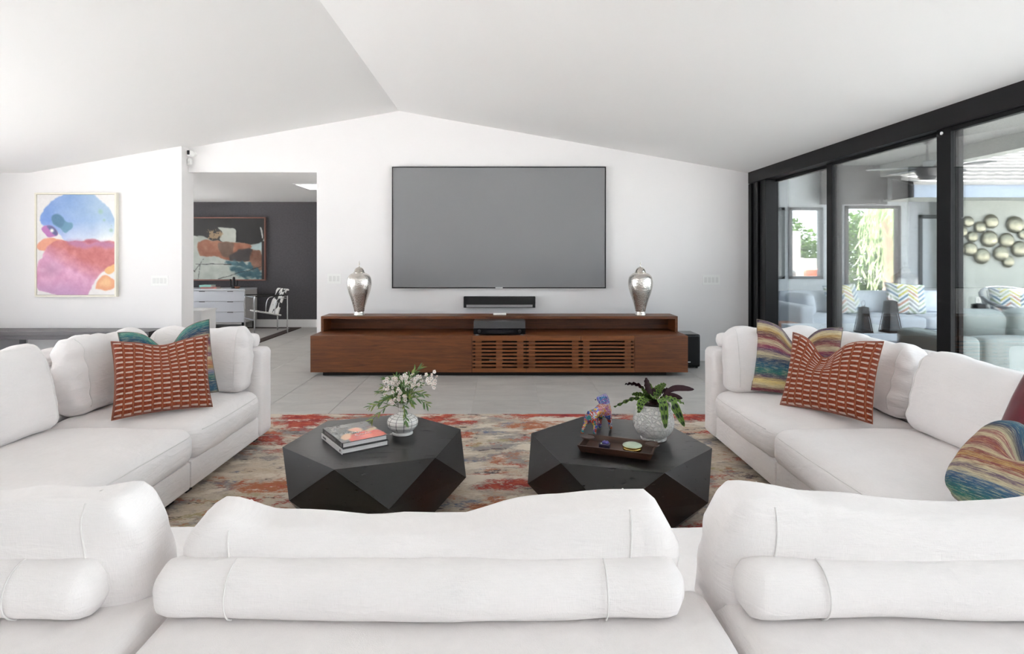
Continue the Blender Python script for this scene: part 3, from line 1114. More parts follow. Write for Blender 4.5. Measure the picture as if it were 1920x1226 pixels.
M_burg = plain('burgundy_velvet', (92, 14, 30), 0.8, var=0.25, vscale=14, bump=0.3, bscale=300, sheen=0.4)
throw('throw_pillow', 'burgundy velvet throw pillow cut by the right picture edge', 'pillow', M_burg, M_burg,
      (2.01, 2.16, ZS), R(-88), R(24), 0.50, 0.50, 0.17, roll=R(2), chop=0.04, pinch=0.05, seed=6)
throw('throw_pillow', 'multicolour striped throw pillow folded in the middle, beside the burgundy pillow', 'pillow', M_ikat_c, M_ikedge,
      (1.63, 1.87, ZS + 0.03), R(-80), R(46), 0.48, 0.37, 0.24, roll=R(0), chop=0.15, chop_w=0.28, chop_x=-0.05, pinch=0.0, seed=8, plump=0.36, cround=0.16)

# ------------------------------------------------------------------ rug
def rug_material():
    t = NT('distressed_abstract_rug')
    o = t.coord('Object')
    # woven grain: short dashes along x break every patch up
    grain = t.noise(t.coord('Object', scale=(34, 90, 1)), 1.0, 3, 0.65)
    mid = t.noise(t.coord('Object', scale=(8, 12, 1)), 1.0, 4, 0.65)
    warp = t.math('ADD', t.math('MULTIPLY', t.math('SUBTRACT', grain, 0.5), 0.42), t.math('MULTIPLY', t.math('SUBTRACT', mid, 0.5), 0.40))
    sp = t.n('ShaderNodeSeparateXYZ')
    t.l(o, sp.inputs[0])
    far = t.math('MULTIPLY', t.math('SUBTRACT', sp.outputs[1], 1.0), 0.22, clamp=False)
    def patch(loc, scale, lo, hi, add=None, sx=1.0, sy=1.35):
        n_ = t.math('ADD', t.noise(t.coord('Object', scale=(sx, sy, 1), loc=loc), scale, 3, 0.55, 0.3), warp)
        if add is not None:
            n_ = t.math('ADD', n_, add)
        return t.ramp(n_, [(lo, (0, 0, 0, 1)), (hi, (1, 1, 1, 1))])
    n1 = t.math('ADD', t.noise(t.coord('Object', scale=(0.9, 1.6, 1)), 2.4, 4, 0.65), warp)
    c = t.ramp(n1, [(0.20, (128, 120, 114)), (0.36, (164, 152, 140)), (0.5, (192, 180, 164)), (0.62, (182, 166, 146)), (0.80, (150, 132, 116))])
    c = t.mix(patch((3.1, 7.7, 0), 2.4, 0.52, 0.60), c, lin((138, 134, 132)))
    c = t.mix(patch((12.7, 3.9, 0), 2.2, 0.58, 0.66), c, lin((156, 146, 112)))
    c = t.mix(patch((9.1, 5.3, 0), 2.6, 0.54, 0.62), c, lin((164, 104, 76)))
    c = t.mix(patch((2.1, 15.3, 0), 2.6, 0.61, 0.68), c, lin((112, 118, 134)))
    red = t.ramp(mid, [(0.35, (118, 44, 50)), (0.5, (156, 66, 58)), (0.65, (178, 98, 76))])
    c = t.mix(patch((4.2, 1.3, 0), 2.0, 0.55, 0.62, t.math('MAXIMUM', t.math('MINIMUM', far, 0.13), -0.04), 0.9, 1.5), c, red)
    c = t.mix(patch((21.7, 8.9, 0), 4.0, 0.62, 0.69, None, 1.0, 2.6), c, lin((84, 76, 80)))
    c = t.mix(patch((31.7, 18.9, 0), 3.4, 0.55, 0.62, None, 1.0, 2.2), c, lin((204, 194, 180)))
    t.bsdf(c, 0.95, 0, t.noise(o, 340, 2, 0.6), 0.5, 0.004, spec=0.1)
    return t.m
rg = mk('area_rug', soft_box(4.3, 3.3, 0.011, 0.005, (40, 30, 2)), rug_material(), None, loc=(-0.05, 3.17, 0.0005), smooth=60)
tag(rg, 'distressed abstract rug in red, rust, cream and grey under the coffee tables', 'rug')
RUGZ = 0.0115

# ------------------------------------------------------------------ faceted coffee tables
def table_material():
    t = NT('black_stained_wood')
    vec = t.coord('Object', scale=(3, 40, 40))
    a = t.noise(vec, 2.0, 5, 0.6)
    col = t.ramp(a, [(0.3, (12, 10, 10)), (0.7, (19, 16, 15))])
    t.bsdf(col, t.math('MULTIPLY_ADD', a, 0.10, 0.24), 0, a, 0.02, 0.0005, spec=0.5)
    return t.m
M_table = table_material()
TT = 0.365
def coffee_table(cx, cy, ang, label):
    t = thing('coffee_table', label, 'coffee table', (cx, cy, RUGZ), group='faceted coffee tables')
    zt, zm = TT - RUGZ, (TT - RUGZ) / 2
    top = [Vector((0.467 * math.cos(ang + k * PI / 3), 0.467 * math.sin(ang + k * PI / 3), zt)) for k in range(6)]
    mid = [Vector((0.497 * math.cos(ang + (k + .5) * PI / 3), 0.497 * math.sin(ang + (k + .5) * PI / 3), zm)) for k in range(6)]
    bot = [Vector((0.377 * math.cos(ang + k * PI / 3), 0.377 * math.sin(ang + k * PI / 3), 0)) for k in range(6)]
    def panel(name, pts, out):
        """one veneered facet, a thin plate just proud of the core"""
        b = new()
        n = (pts[1] - pts[0]).cross(pts[2] - pts[0]).normalized()
        if n.dot(out) < 0:
            pts = pts[::-1]; n = -n
        c = sum(pts, Vector()) / len(pts)
        f = [b.verts.new(p + (c - p).normalized() * 0.0006) for p in pts]
        g = [b.verts.new(p + (c - p) * 0.05 - n * 0.012) for p in pts]
        b.faces.new(f)
        b.faces.new(g[::-1])
        m = len(pts)
        for i in range(m):
            b.faces.new((f[i], g[i], g[(i + 1) % m], f[(i + 1) % m]))
        mk(name, b, M_table, t)
    panel('table_top', top, Vector((0, 0, 1)))
    for k in range(6):
        e = (top[k] + top[(k + 1) % 6]) / 2
        panel('side_facet', [top[k], top[(k + 1) % 6], mid[k]], Vector((e.x, e.y, 0)))
        panel('side_facet', [top[k], mid[k], bot[k], mid[k - 1]], Vector((top[k].x, top[k].y, 0)))
        panel('side_facet', [bot[k], bot[(k + 1) % 6], mid[k]], Vector((e.x, e.y, -0.3)))
    b = new()
    vb = [b.verts.new(p * 0.985 + Vector((0, 0, 0.003))) for p in bot]
    vm = [b.verts.new(Vector((p.x * 0.975, p.y * 0.975, p.z))) for p in mid]
    vt = [b.verts.new(Vector((p.x * 0.985, p.y * 0.985, p.z - 0.006))) for p in top]
    b.faces.new(vt); b.faces.new(vb[::-1])
    for k in range(6):
        k2 = (k + 1) % 6
        b.faces.new((vt[k], vm[k], vt[k2])); b.faces.new((vb[k], vb[k2], vm[k]))
        b.faces.new((vt[k], vm[k - 1], vm[k])); b.faces.new((vb[k], vm[k], vm[k - 1]))
    bmesh.ops.recalc_face_normals(b, faces=b.faces[:])
    mk('core', b, M_table, t)
    return t
coffee_table(-0.676, 3.078, R(19.1), 'black faceted hexagonal coffee table with books and flower vase')
coffee_table(0.608, 3.030, R(-15.4), 'black faceted hexagonal coffee table with potted plant and tray')

# ------------------------------------------------------------------ books
M_page = plain('paper_edges', (226, 224, 222), 0.8, var=0.06, vscale=240)
M_darkcover = plain('charcoal_book_cloth', (58, 56, 56), 0.4)
M_whitecover = plain('white_book_cover', (226, 225, 224), 0.4)
M_ink = plain('dark_ink', (60, 58, 58), 0.6)
M_inkw = plain('white_ink', (240, 238, 234), 0.6)
def book(label, loc, rotz, w, d, h, cover_mat, spine_mat, group='coffee table books'):
    """spine along local -x, pages open towards -y; w along x, d along y"""
    t = thing('book', label, 'book', loc, rotz, group)
    mk('back_cover', bx(0, w, 0, d, 0, 0.003, bevel=0.001), cover_mat, t)
    mk('front_cover', bx(0, w, 0, d, h - 0.003, h, bevel=0.001), cover_mat, t)
    mk('spine', bx(-0.003, 0.002, 0, d, 0, h, bevel=0.001), spine_mat, t)
    mk('page_block', bx(0.003, w - 0.006, 0.005, d - 0.005, 0.003, h - 0.003), M_page, t)
    return t
# front corner, long edge runs to the back left
ang = math.atan2(0.577, 0.816)
b1 = book('white spined book at the bottom of the pair on the left table', (-0.781, 2.812, TT + 0.0005), ang, 0.2435, 0.31, 0.0265, M_darkcover, M_whitecover)
b2 = book('book with a red and grey picture cover lying on top of the white book', (-0.780 - 0.001, 2.820, TT + 0.0275), ang, 0.236, 0.297, 0.0265, M_darkcover, M_darkcover)
pr = Print(0, 236, 0, 297, 78, 98, (86, 84, 80))
n = fbm(pr.X * 0.03, pr.Y * 0.03)
pr.lay(np.clip(n * 1.6 - 0.5, 0, 1), (122, 118, 112), 0.8)
pr.lay(pr.mask([(40, 292), (60, 205), (110, 180), (150, 160), (205, 165), (232, 200), (236, 262), (200, 297), (60, 297)], 8, 8), (206, 74, 52))
pr.lay(pr.mask([(120, 240), (180, 215), (230, 240), (236, 290), (150, 297)], 14, 8), (226, 102, 78), 0.8)
pr.lay(pr.mask([(20, 215), (45, 175), (90, 165), (75, 210), (55, 250), (25, 262)], 8, 8), (206, 160, 122))
pr.lay(pr.mask([(95, 120), (120, 90), (155, 92), (165, 125), (150, 160), (110, 160)], 8, 8), (214, 168, 134))
pr.lay(pr.mask([(112, 105), (130, 95), (150, 105), (145, 140), (120, 140)], 6, 5), (226, 150, 128), 0.8)
pr.lay(pr.mask([(165, 165), (200, 140), (232, 130), (236, 160), (205, 185), (175, 190)], 8, 6), (210, 176, 136))
pr.lay(pr.mask([(188, 120), (225, 100), (234, 130), (210, 140)], 8, 6), (130, 104, 92))
cov = pr.mesh('cover_print', 0, 0.236, 0, 0.297)
cov.transform(Matrix.Rotation(R(-90), 4, 'X'))
o = mk('cover_print', cov, vcol_mat('glossy_book_print', 0.25, 0.0, coat=0.3), b2, loc=(0, 0, 0.0268))
# white script title on the cover
bm = new()
def script(pts, s=0.001, r=0.0011):
    P = smooth_profile([(p[0] * s, p[1] * s, 0.0276) for p in pts], 5)
    tube(bm, P, r, 5)
script([(62, 128), (70, 148), (76, 130), (82, 122), (84, 134), (92, 132), (96, 124), (98, 138), (104, 126), (112, 130)])
script([(118, 146), (116, 118), (122, 104), (126, 122), (134, 128), (136, 118), (140, 132), (148, 122)])
script([(108, 84), (98, 92), (96, 74), (106, 66), (120, 80), (126, 90), (128, 74), (136, 88), (142, 72), (150, 86)])
script([(156, 104), (152, 76), (160, 72), (164, 84), (172, 86), (170, 72), (180, 78)])
mk('title_lettering', bm, M_inkw, b2)
# spine lettering as small ink marks
bm = new()
for k in range(9):
    box(bm, -0.0036, -0.0028, 0.235 + k * 0.006, 0.2385 + k * 0.006, 0.010, 0.018)
box(bm, -0.0036, -0.0028, 0.020, 0.030, 0.009, 0.019)
mk('spine_lettering', bm, M_ink, b1)
bm = new()
for k in range(14):
    box(bm, -0.0036, -0.0028, 0.10 + k * 0.012, 0.106 + k * 0.012, 0.009, 0.020)
box(bm, -0.0036, -0.0028, 0.010, 0.022, 0.006, 0.022)
mk('spine_lettering', bm, plain('grey_ink', (150, 148, 146), 0.6), b2)

# ------------------------------------------------------------------ chequered vase with wax flowers
def grid_vase_material():
    t = NT('white_glaze_black_grid')
    tc = t.n('ShaderNodeTexCoord')
    sp = t.n('ShaderNodeSeparateXYZ')
    t.l(tc.outputs['UV'], sp.inputs[0])
    wob = t.math('MULTIPLY', t.math('SUBTRACT', t.noise(t.coord('Object'), 18, 2, 0.5), 0.5), 0.10)
    fu = t.math('FRACT', t.math('ADD', t.math('MULTIPLY', sp.outputs[0], 12.0), wob))
    fv = t.math('FRACT', t.math('ADD', t.math('MULTIPLY', sp.outputs[1], 50.0), wob))
    lu = t.math('LESS_THAN', t.math('ABSOLUTE', t.math('SUBTRACT', fu, 0.5)), 0.030)
    lv = t.math('LESS_THAN', t.math('ABSOLUTE', t.math('SUBTRACT', fv, 0.5)), 0.048)
    hi = t.math('GREATER_THAN', sp.outputs[1], 0.085)
    m = t.math('MULTIPLY', t.math('MAXIMUM', lu, lv), hi)
    c = t.mix(m, lin((232, 230, 226)), lin((44, 44, 50)))
    t.bsdf(c, 0.25, 0, coat=0.3)
    return t.m
fv = thing('flower_vase', 'white round vase with a thin black grid, beside the books', 'vase', (-0.544, 3.14, TT))
prof = [(0, 0.0), (0.050, 0.0), (0.056, 0.003), (0.056, 0.009), (0.050, 0.014)] + smooth_profile([(0.050, 0.015), (0.060, 0.024), (0.078, 0.044), (0.084, 0.066), (0.078, 0.086), (0.056, 0.101), (0.032, 0.110), (0.024, 0.121), (0.022, 0.140), (0.022, 0.160), (0.026, 0.172)], 4)
prof += [(0.023, 0.172), (0.019, 0.150), (0.019, 0.125), (0.0, 0.12)]
mk('body', lathe(prof, 40), grid_vase_material(), fv, smooth=50)

M_leaf = plain('fresh_green_leaf', (82, 118, 60), 0.5, var=0.35, vscale=40)
M_leaf2 = plain('yellow_green_leaf', (128, 146, 70), 0.5, var=0.3, vscale=40)
M_stem = plain('green_stem', (92, 104, 56), 0.6)
M_petal = plain('white_wax_petal', (240, 234, 228), 0.5, var=0.03, vscale=90)
M_pink = plain('pink_flower_centre', (206, 176, 166), 0.6)

def leaf_mesh(bm, base, d, up, length, width, curl=0.15, fold=0.15, nseg=5):
    """lanceolate leaf, two faces wide with a folded midrib"""
    d = Vector(d).normalized()
    up = Vector(up)
    side = d.cross(up)
    if side.length < 1e-4:
        side = d.cross(Vector((1, 0, 0)))
    side.normalize()
    nrm = side.cross(d).normalized()
    rows = []
    for i in range(nseg + 1):
        k = i / nseg
        wv = width * 0.5 * (math.sin(PI * min(1, k * 0.92 + 0.06)) ** 0.8)
        c = Vector(base) + d * (length * k) - nrm * (curl * length * k * k)
        if i == nseg:
            rows.append([bm.verts.new(c)])
        else:
            rows.append([bm.verts.new(c - side * wv + nrm * fold * wv), bm.verts.new(c), bm.verts.new(c + side * wv + nrm * fold * wv)])
    for i in range(nseg):
        a, b = rows[i], rows[i + 1]
        if len(b) == 1:
            bm.faces.new((a[0], a[1], b[0])); bm.faces.new((a[1], a[2], b[0]))
        else:
            bm.faces.new((a[0], a[1], b[1], b[0])); bm.faces.new((a[1], a[2], b[2], b[1]))

# one blossom mesh shared by all wax flowers
def blossom_mesh():
    bm = new()
    for k in range(5):
        a = 2 * PI * k / 5
        c = Vector((math.cos(a), math.sin(a), 0))
        s = Vector((-math.sin(a), math.cos(a), 0))
        vs = [bm.verts.new(c * 0.002)]
        ring = [bm.verts.new(c * r_ + s * w_ + Vector((0, 0, z_))) for r_, w_, z_ in ((0.005, 0.0045, 0.001), (0.0095, 0.0035, 0.003), (0.0105, 0, 0.0036), (0.0095, -0.0035, 0.003), (0.005, -0.0045, 0.001))]
        for i in range(4):
            bm.faces.new((vs[0], ring[i], ring[i + 1]))
    me = bpy.data.meshes.new('blossom')
    bm.to_mesh(me); bm.free()
    me.materials.append(M_petal)
    return me
ME_blossom = blossom_mesh()
cb = lathe([(0, -0.004), (0.003, -0.003), (0.0032, 0.0), (0.002, 0.0015), (0, 0.002)], 7, uv=False)
ME_centre = bpy.data.meshes.new('blossom_centre')
cb.to_mesh(ME_centre); cb.free()
ME_centre.materials.append(M_pink)

bq = thing('flower_bouquet', 'loose bouquet of white wax flowers and narrow green leaves in the grid vase', 'flowers', (-0.544, 3.14, TT + 0.15))
rnd = random.Random(5)
# sprigs: (tip x, tip y, tip z) relative to the vase mouth; kind f = blossoms, l = leaves
sprigs = [(-0.165, -0.02, 0.005, 'l'), (-0.15, -0.05, -0.055, 'l'), (-0.13, 0.02, 0.07, 'l'), (0.13, -0.02, 0.02, 'l'), (0.03, -0.075, -0.055, 'l'), (-0.04, 0.03, 0.15, 'l'),
          (0.085, 0.03, 0.20, 'l'), (0.05, 0.02, 0.17, 'l'), (-0.10, 0.05, 0.13, 'l'), (0.0, 0.09, 0.12, 'l'), (0.09, 0.07, 0.10, 'l'), (-0.06, -0.05, 0.06, 'l'), (0.04, -0.05, 0.08, 'l'),
          (-0.105, 0.0, 0.145, 'f'), (-0.095, -0.03, 0.085, 'f'), (-0.03, 0.02, 0.155, 'f'), (0.02, 0.0, 0.17, 'f'), (0.05, 0.03, 0.155, 'f'), (-0.025, -0.06, 0.085, 'f'),
          (0.165, 0.02, 0.165, 'f'), (0.165, -0.01, 0.12, 'f'), (0.10, 0.0, 0.145, 'f'), (-0.04, -0.05, 0.035, 'f'), (0.01, -0.055, 0.055, 'f'), (0.02, 0.06, 0.15, 'f'), (-0.07, 0.02, 0.14, 'f'), (0.07, -0.03, 0.13, 'f'), (-0.11, -0.02, 0.115, 'f'),
          (-0.13, -0.04, 0.02, 'l'), (-0.09, -0.03, 0.11, 'l'), (0.02, -0.04, 0.12, 'l'), (0.11, 0.02, 0.06, 'l'), (-0.02, 0.05, 0.13, 'l'), (0.06, -0.06, 0.03, 'l')]
for (tx, ty, tz, kind) in sprigs:
    tip = Vector((tx, ty, tz))
    b0 = Vector((tx * 0.08, ty * 0.08, -0.01))
    midp = Vector((tx * 0.45, ty * 0.45, max(tz * 0.55, tz * 0.5 + 0.04)))
    path = smooth_profile([tuple(b0), tuple(midp), tuple(tip)], 8)
    bm = new()
    tube(bm, path, [0.0018 - 0.001 * i / len(path) for i in range(len(path))], 5)
    st = mk('stem', bm, M_stem, bq, smooth=180)
    P = [Vector(p) for p in path]
    if kind == 'l':
        for i in range(4, len(P), 2):
            d = (P[i] - P[i - 1]).normalized()
            for s in (-1, 1):
                dd = (d + Vector((rnd.uniform(-.6, .6), rnd.uniform(-.6, .6), rnd.uniform(-.3, .5))) * 0.8 + d.cross(Vector((0, 1, 0))) * s * 0.5).normalized()
                bm = new()
                leaf_mesh(bm, P[i], dd, (0, -0.4, 1), rnd.uniform(0.030, 0.048), rnd.uniform(0.008, 0.012), rnd.uniform(0.05, 0.3))
                mk('leaf', bm, M_leaf if rnd.random() < 0.65 else M_leaf2, st)
        bm = new()
        leaf_mesh(bm, P[-1], P[-1] - P[-3], (0, -0.4, 1), 0.036, 0.008, 0.1)
        mk('leaf', bm, M_leaf2, st)
    else:
        nb = 10 if tx > 0.15 else 9
        for q in range(nb):
            k = rnd.uniform(0.55, 1.0) if tx < 0.15 else rnd.uniform(0.75, 1.0)
            p = P[min(len(P) - 1, int(k * len(P)))] + Vector((rnd.uniform(-1, 1), rnd.uniform(-1, .6), rnd.uniform(-1, 1))) * (0.019 if tx < 0.15 else 0.024)
            o = bpy.data.objects.new('blossom', ME_blossom)
            COL.objects.link(o)
            o.parent = st
            o.location = p
            dirv = Vector((rnd.uniform(-.8, .8), rnd.uniform(-1.2, 0.0), rnd.uniform(-.2, .9)))
            o.rotation_euler = dirv.to_track_quat('Z', 'Y').to_euler()
            s = rnd.uniform(0.85, 1.15)
            o.scale = (s, s, s)
        # flower centres joined to the stem as one pip cluster per sprig
        bm = new()
        for o in [c for c in st.children if c.name.startswith('blossom')]:
            mtx = Matrix.Translation(o.location) @ o.rotation_euler.to_matrix().to_4x4()
            v = [bm.verts.new(mtx @ Vector((0.003 * math.cos(a), 0.003 * math.sin(a), 0.0035))) for a in np.linspace(0, 2 * PI, 6, endpoint=False)]
            c = bm.verts.new(mtx @ Vector((0, 0, 0.006)))
            b_ = bm.verts.new(mtx @ Vector((0, 0, -0.006)))
            for i in range(6):
                bm.faces.new((v[i], v[(i + 1) % 6], c)); bm.faces.new((v[(i + 1) % 6], v[i], b_))
        mk('flower_centres', bm, M_pink, st)
        for q in range(3):
            bm = new()
            i = rnd.randint(4, len(P) - 2)
            leaf_mesh(bm, P[i], (P[i + 1] - P[i]).normalized() + Vector((rnd.uniform(-.7, .7), rnd.uniform(-.7, .3), rnd.uniform(-.2, .6))), (0, -0.4, 1), 0.03, 0.007, 0.2)
            mk('leaf', bm, M_leaf, st)

# ------------------------------------------------------------------ potted calathea
def pot_material():
    t = NT('white_embossed_ceramic')
    vo = t.n('ShaderNodeTexVoronoi', feature='DISTANCE_TO_EDGE')
    vo.inputs['Scale'].default_value = 46
    wv = t.noise(t.coord('Object'), 70, 2, 0.5)
    t.l(t.coord('Object', scale=(1, 1, 1.2)), vo.inputs['Vector'])
    h = t.math('ADD', t.math('MINIMUM', vo.outputs['Distance'], 0.16), t.math('MULTIPLY', wv, 0.08))
    t.bsdf(lin((228, 226, 222)), 0.35, 0, h, 1.0, 0.035, coat=0.1)
    return t.m
PX, PY = 0.80, 3.05
pt = thing('plant_pot', 'white embossed round ceramic pot on the right table', 'plant pot', (PX, PY, TT))
prof = [(0, 0), (0.060, 0), (0.066, 0.003), (0.068, 0.012), (0.064, 0.018)] + smooth_profile([(0.066, 0.019), (0.088, 0.040), (0.104, 0.075), (0.106, 0.105), (0.098, 0.145), (0.088, 0.178), (0.084, 0.190)], 5)
prof += [(0.078, 0.190), (0.080, 0.172), (0.0, 0.170)]
mk('body', lathe(prof, 48), pot_material(), pt, smooth=50)
mk('soil', lathe([(0.079, 0.160), (0.078, 0.174), (0.05, 0.180), (0, 0.182)], 24), plain('dark_potting_soil', (44, 34, 28), 0.95, var=0.3, vscale=60, bump=0.8, bscale=120), pt, smooth=60)

def calathea_material():
    t = NT('calathea_leaf')
    geo = t.n('ShaderNodeNewGeometry')
    tc = t.n('ShaderNodeTexCoord')
    sp = t.n('ShaderNodeSeparateXYZ')
    t.l(tc.outputs['UV'], sp.inputs[0])
    du = t.math('ABSOLUTE', t.math('SUBTRACT', sp.outputs[0], 0.5))
    fv_ = t.math('FRACT', t.math('MULTIPLY', sp.outputs[1], 8.0))
    dv = t.math('ABSOLUTE', t.math('SUBTRACT', fv_, 0.5))
    d = t.math('ADD', t.math('POWER', t.math('DIVIDE', t.math('SUBTRACT', du, 0.22), 0.14), 2.0), t.math('POWER', t.math('DIVIDE', dv, 0.30), 2.0))
    blot = t.math('LESS_THAN', d, 1.0)
    mid = t.math('LESS_THAN', du, 0.035)
    g = t.ramp(t.noise(tc.outputs['UV'], 9, 3, 0.5), [(0.3, (76, 106, 42)), (0.7, (112, 140, 60))])
    topc = t.mix(t.math('MAXIMUM', blot, mid), g, lin((22, 40, 24)))
    under = lin((44, 14, 22))
    c = t.mix(geo.outputs['Backfacing'], topc, under)
    t.bsdf(c, 0.5, 0, t.noise(tc.outputs['UV'], 30, 2, 0.5), 0.15, 0.003, spec=0.25)
    return t.m
M_cala = calathea_material()
M_petiole = plain('purple_petiole', (74, 36, 40), 0.5)
pl = thing('potted_plant', 'calathea plant with long wavy green and purple leaves in the white pot', 'plant', (PX, PY, TT + 0.18))
def calathea_leaf(tip, width, bend, roll=0.0, start=0.32):
    """leaf from the crown to a tip position, arching by bend; roll turns the upper face"""
    tip = Vector(tip)
    base = Vector((0.004 * (1 if tip.x > 0 else -1), 0, -0.004))
    if tip.z < -0.015:
        hd = Vector((tip.x, tip.y, 0)).normalized()
        hr = max(0.128, math.hypot(tip.x, tip.y))
        tip = Vector((hd.x * hr, hd.y * hr, tip.z))
        ctl = [tuple(base), tuple(hd * 0.045 + Vector((0, 0, 0.040))), tuple(hd * 0.100 + Vector((0, 0, 0.032))), tuple(tip)]
        path = [Vector(p) for p in smooth_profile(ctl, 8)]
    else:
        path = [Vector(p) for p in smooth_profile([tuple(base), tuple(base.lerp(tip, 0.45) + Vector((0, 0, bend))), tuple(tip)], 12)]
    bm = new()
    k0 = int(start * (len(path) - 1))
    tube(bm, path[:k0 + 2], 0.0022, 5)
    st = mk('petiole', bm, M_petiole, pl, smooth=180)
    bm = new()
    ly = bm.loops.layers.uv.verify()
    seg = path[k0:]
    n_ = len(seg)
    rows = []
    for i, p in enumerate(seg):
        k = i / (n_ - 1)
        d = (seg[min(i + 1, n_ - 1)] - seg[max(i - 1, 0)]).normalized()
        up = Vector((0, 0, 1)) if abs(d.z) < 0.85 else Vector((0, -1, 0))
        s = d.cross(up).normalized()
        nn = s.cross(d).normalized()
        s2 = s * math.cos(roll) + nn * math.sin(roll)
        n2 = nn * math.cos(roll) - s * math.sin(roll)
        wv = width * 0.5 * max(0.02, math.sin(PI * (0.06 + 0.93 * k)) ** 0.65)
        row = []
        for c in (-1, -0.5, 0, 0.5, 1):
            rip = 0.0045 * math.sin(i * 2.1 + (0 if c < 0 else 1.3)) * abs(c) ** 2
            row.append((bm.verts.new(p + s2 * (wv * c) + n2 * (0.22 * wv * abs(c) + rip)), ((c + 1) / 2, k)))
        rows.append(row)
    for i in range(n_ - 1):
        for j in range(4):
            q = [rows[i][j], rows[i][j + 1], rows[i + 1][j + 1], rows[i + 1][j]]
            f = bm.faces.new([x[0] for x in q])
            for lp, x in zip(f.loops, q):
                lp[ly].uv = x[1]
    bmesh.ops.recalc_face_normals(bm, faces=bm.faces[:])
    # upper side of the leaf looks along n2
    f0 = bm.faces[:][len(bm.faces) // 2]
    if f0.normal.dot(n2) < 0:
        bmesh.ops.reverse_faces(bm, faces=bm.faces[:])
    mk('leaf', bm, M_cala, st, smooth=180)
u = 0.000416
def tp(cx, cy, dy):
    return ((cx - 1075) * u, dy, (450 - cy) * u)
calathea_leaf(tp(545, 440, -0.05), 0.034, 0.045, roll=R(130), start=0.30)
calathea_leaf(tp(720, 195, 0.02), 0.034, 0.05, roll=R(-40))
calathea_leaf(tp(830, 492, -0.085), 0.046, 0.035, roll=R(15), start=0.2)
calathea_leaf(tp(972, 95, -0.01), 0.040, 0.00, roll=R(160), start=0.25)
calathea_leaf(tp(912, 212, -0.02), 0.024, 0.01, roll=R(150))
calathea_leaf(tp(1020, 170, 0.05), 0.040, 0.01, roll=R(0))
calathea_leaf(tp(1590, 250, 0.00), 0.032, 0.050, roll=R(105))
calathea_leaf(tp(1260, 200, 0.05), 0.042, 0.03, roll=R(-10))
calathea_leaf(tp(1090, 240, 0.02), 0.040, 0.00, roll=R(170), start=0.2)
calathea_leaf(tp(1180, 215, 0.04), 0.044, 0.02, roll=R(0))
calathea_leaf(tp(1428, 352, -0.02), 0.032, 0.035, roll=R(100))
calathea_leaf(tp(1428, 405, -0.05), 0.036, 0.035, roll=R(-15))
calathea_leaf(tp(1392, 650, -0.10), 0.052, 0.05, roll=R(-10), start=0.18)
calathea_leaf(tp(1138, 655, -0.115), 0.052, 0.045, roll=R(0), start=0.18)
calathea_leaf(tp(1378, 600, 0.02), 0.028, 0.09, roll=R(60))
calathea_leaf(tp(1362, 308, 0.06), 0.030, 0.04, roll=R(70))
calathea_leaf(tp(825, 340, 0.05), 0.028, 0.03, roll=R(110))
calathea_leaf(tp(940, 300, -0.03), 0.040, 0.02, roll=R(140))
calathea_leaf(tp(1040, 330, -0.05), 0.036, 0.03, roll=R(20))
calathea_leaf(tp(1200, 330, 0.09), 0.040, 0.05, roll=R(0))

# ------------------------------------------------------------------ painted dog figurine
def dog_material():
    t = NT('graffiti_painted_resin')
    o = t.coord('Object')
    sp = t.n('ShaderNodeSeparateXYZ')
    t.l(o, sp.inputs[0])
    wob = t.n('ShaderNodeTexNoise'); wob.inputs['Scale'].default_value = 40
    t.l(o, wob.inputs['Vector'])
    mixv = t.n('ShaderNodeMix', data_type='VECTOR')
    mixv.inputs[0].default_value = 0.10
    t.l(o, mixv.inputs[4]); t.l(wob.outputs['Color'], mixv.inputs[5])
    vo = t.n('ShaderNodeTexVoronoi'); vo.inputs['Scale'].default_value = 42
    t.l(mixv.outputs[1], vo.inputs['Vector'])
    ve = t.n('ShaderNodeTexVoronoi', feature='DISTANCE_TO_EDGE'); ve.inputs['Scale'].default_value = 42
    t.l(mixv.outputs[1], ve.inputs['Vector'])
    sc_ = t.n('ShaderNodeSeparateColor')
    t.l(vo.outputs['Color'], sc_.inputs[0])
    region = t.math('ADD', t.noise(o, 9, 1, 0.5), t.math('MULTIPLY', sc_.outputs[0], 0.12))
    pal = t.ramp(sc_.outputs[1], [(0.0, (46, 80, 176)), (0.18, (170, 58, 40)), (0.34, (196, 160, 50)), (0.46, (98, 54, 130)), (0.58, (54, 128, 130)), (0.70, (188, 90, 44)), (0.82, (196, 194, 200)), (0.88, (46, 60, 130))], 'CONSTANT')
    head = t.math('GREATER_THAN', sp.outputs[2], 0.145)
    pal = t.mix(t.math('MULTIPLY', head, 0.6), pal, lin((74, 112, 200)))
    chest = t.math('MULTIPLY', t.math('GREATER_THAN', sp.outputs[0], 0.01), t.math('LESS_THAN', t.math('ABSOLUTE', t.math('SUBTRACT', sp.outputs[2], 0.115)), 0.03))
    pal = t.mix(t.math('MULTIPLY', chest, 0.65), pal, lin((186, 92, 60)))
    line = t.math('LESS_THAN', ve.outputs['Distance'], 0.025)
    c = t.mix(line, pal, lin((200, 198, 204)))
    v3 = t.n('ShaderNodeTexVoronoi'); v3.inputs['Scale'].default_value = 120
    t.l(mixv.outputs[1], v3.inputs['Vector'])
    c = t.mix(t.math('MULTIPLY', t.math('LESS_THAN', v3.outputs['Distance'], 0.25), 0.6), c, lin((36, 34, 60)))
    t.bsdf(c, 0.25, 0, coat=0.5)
    return t.m
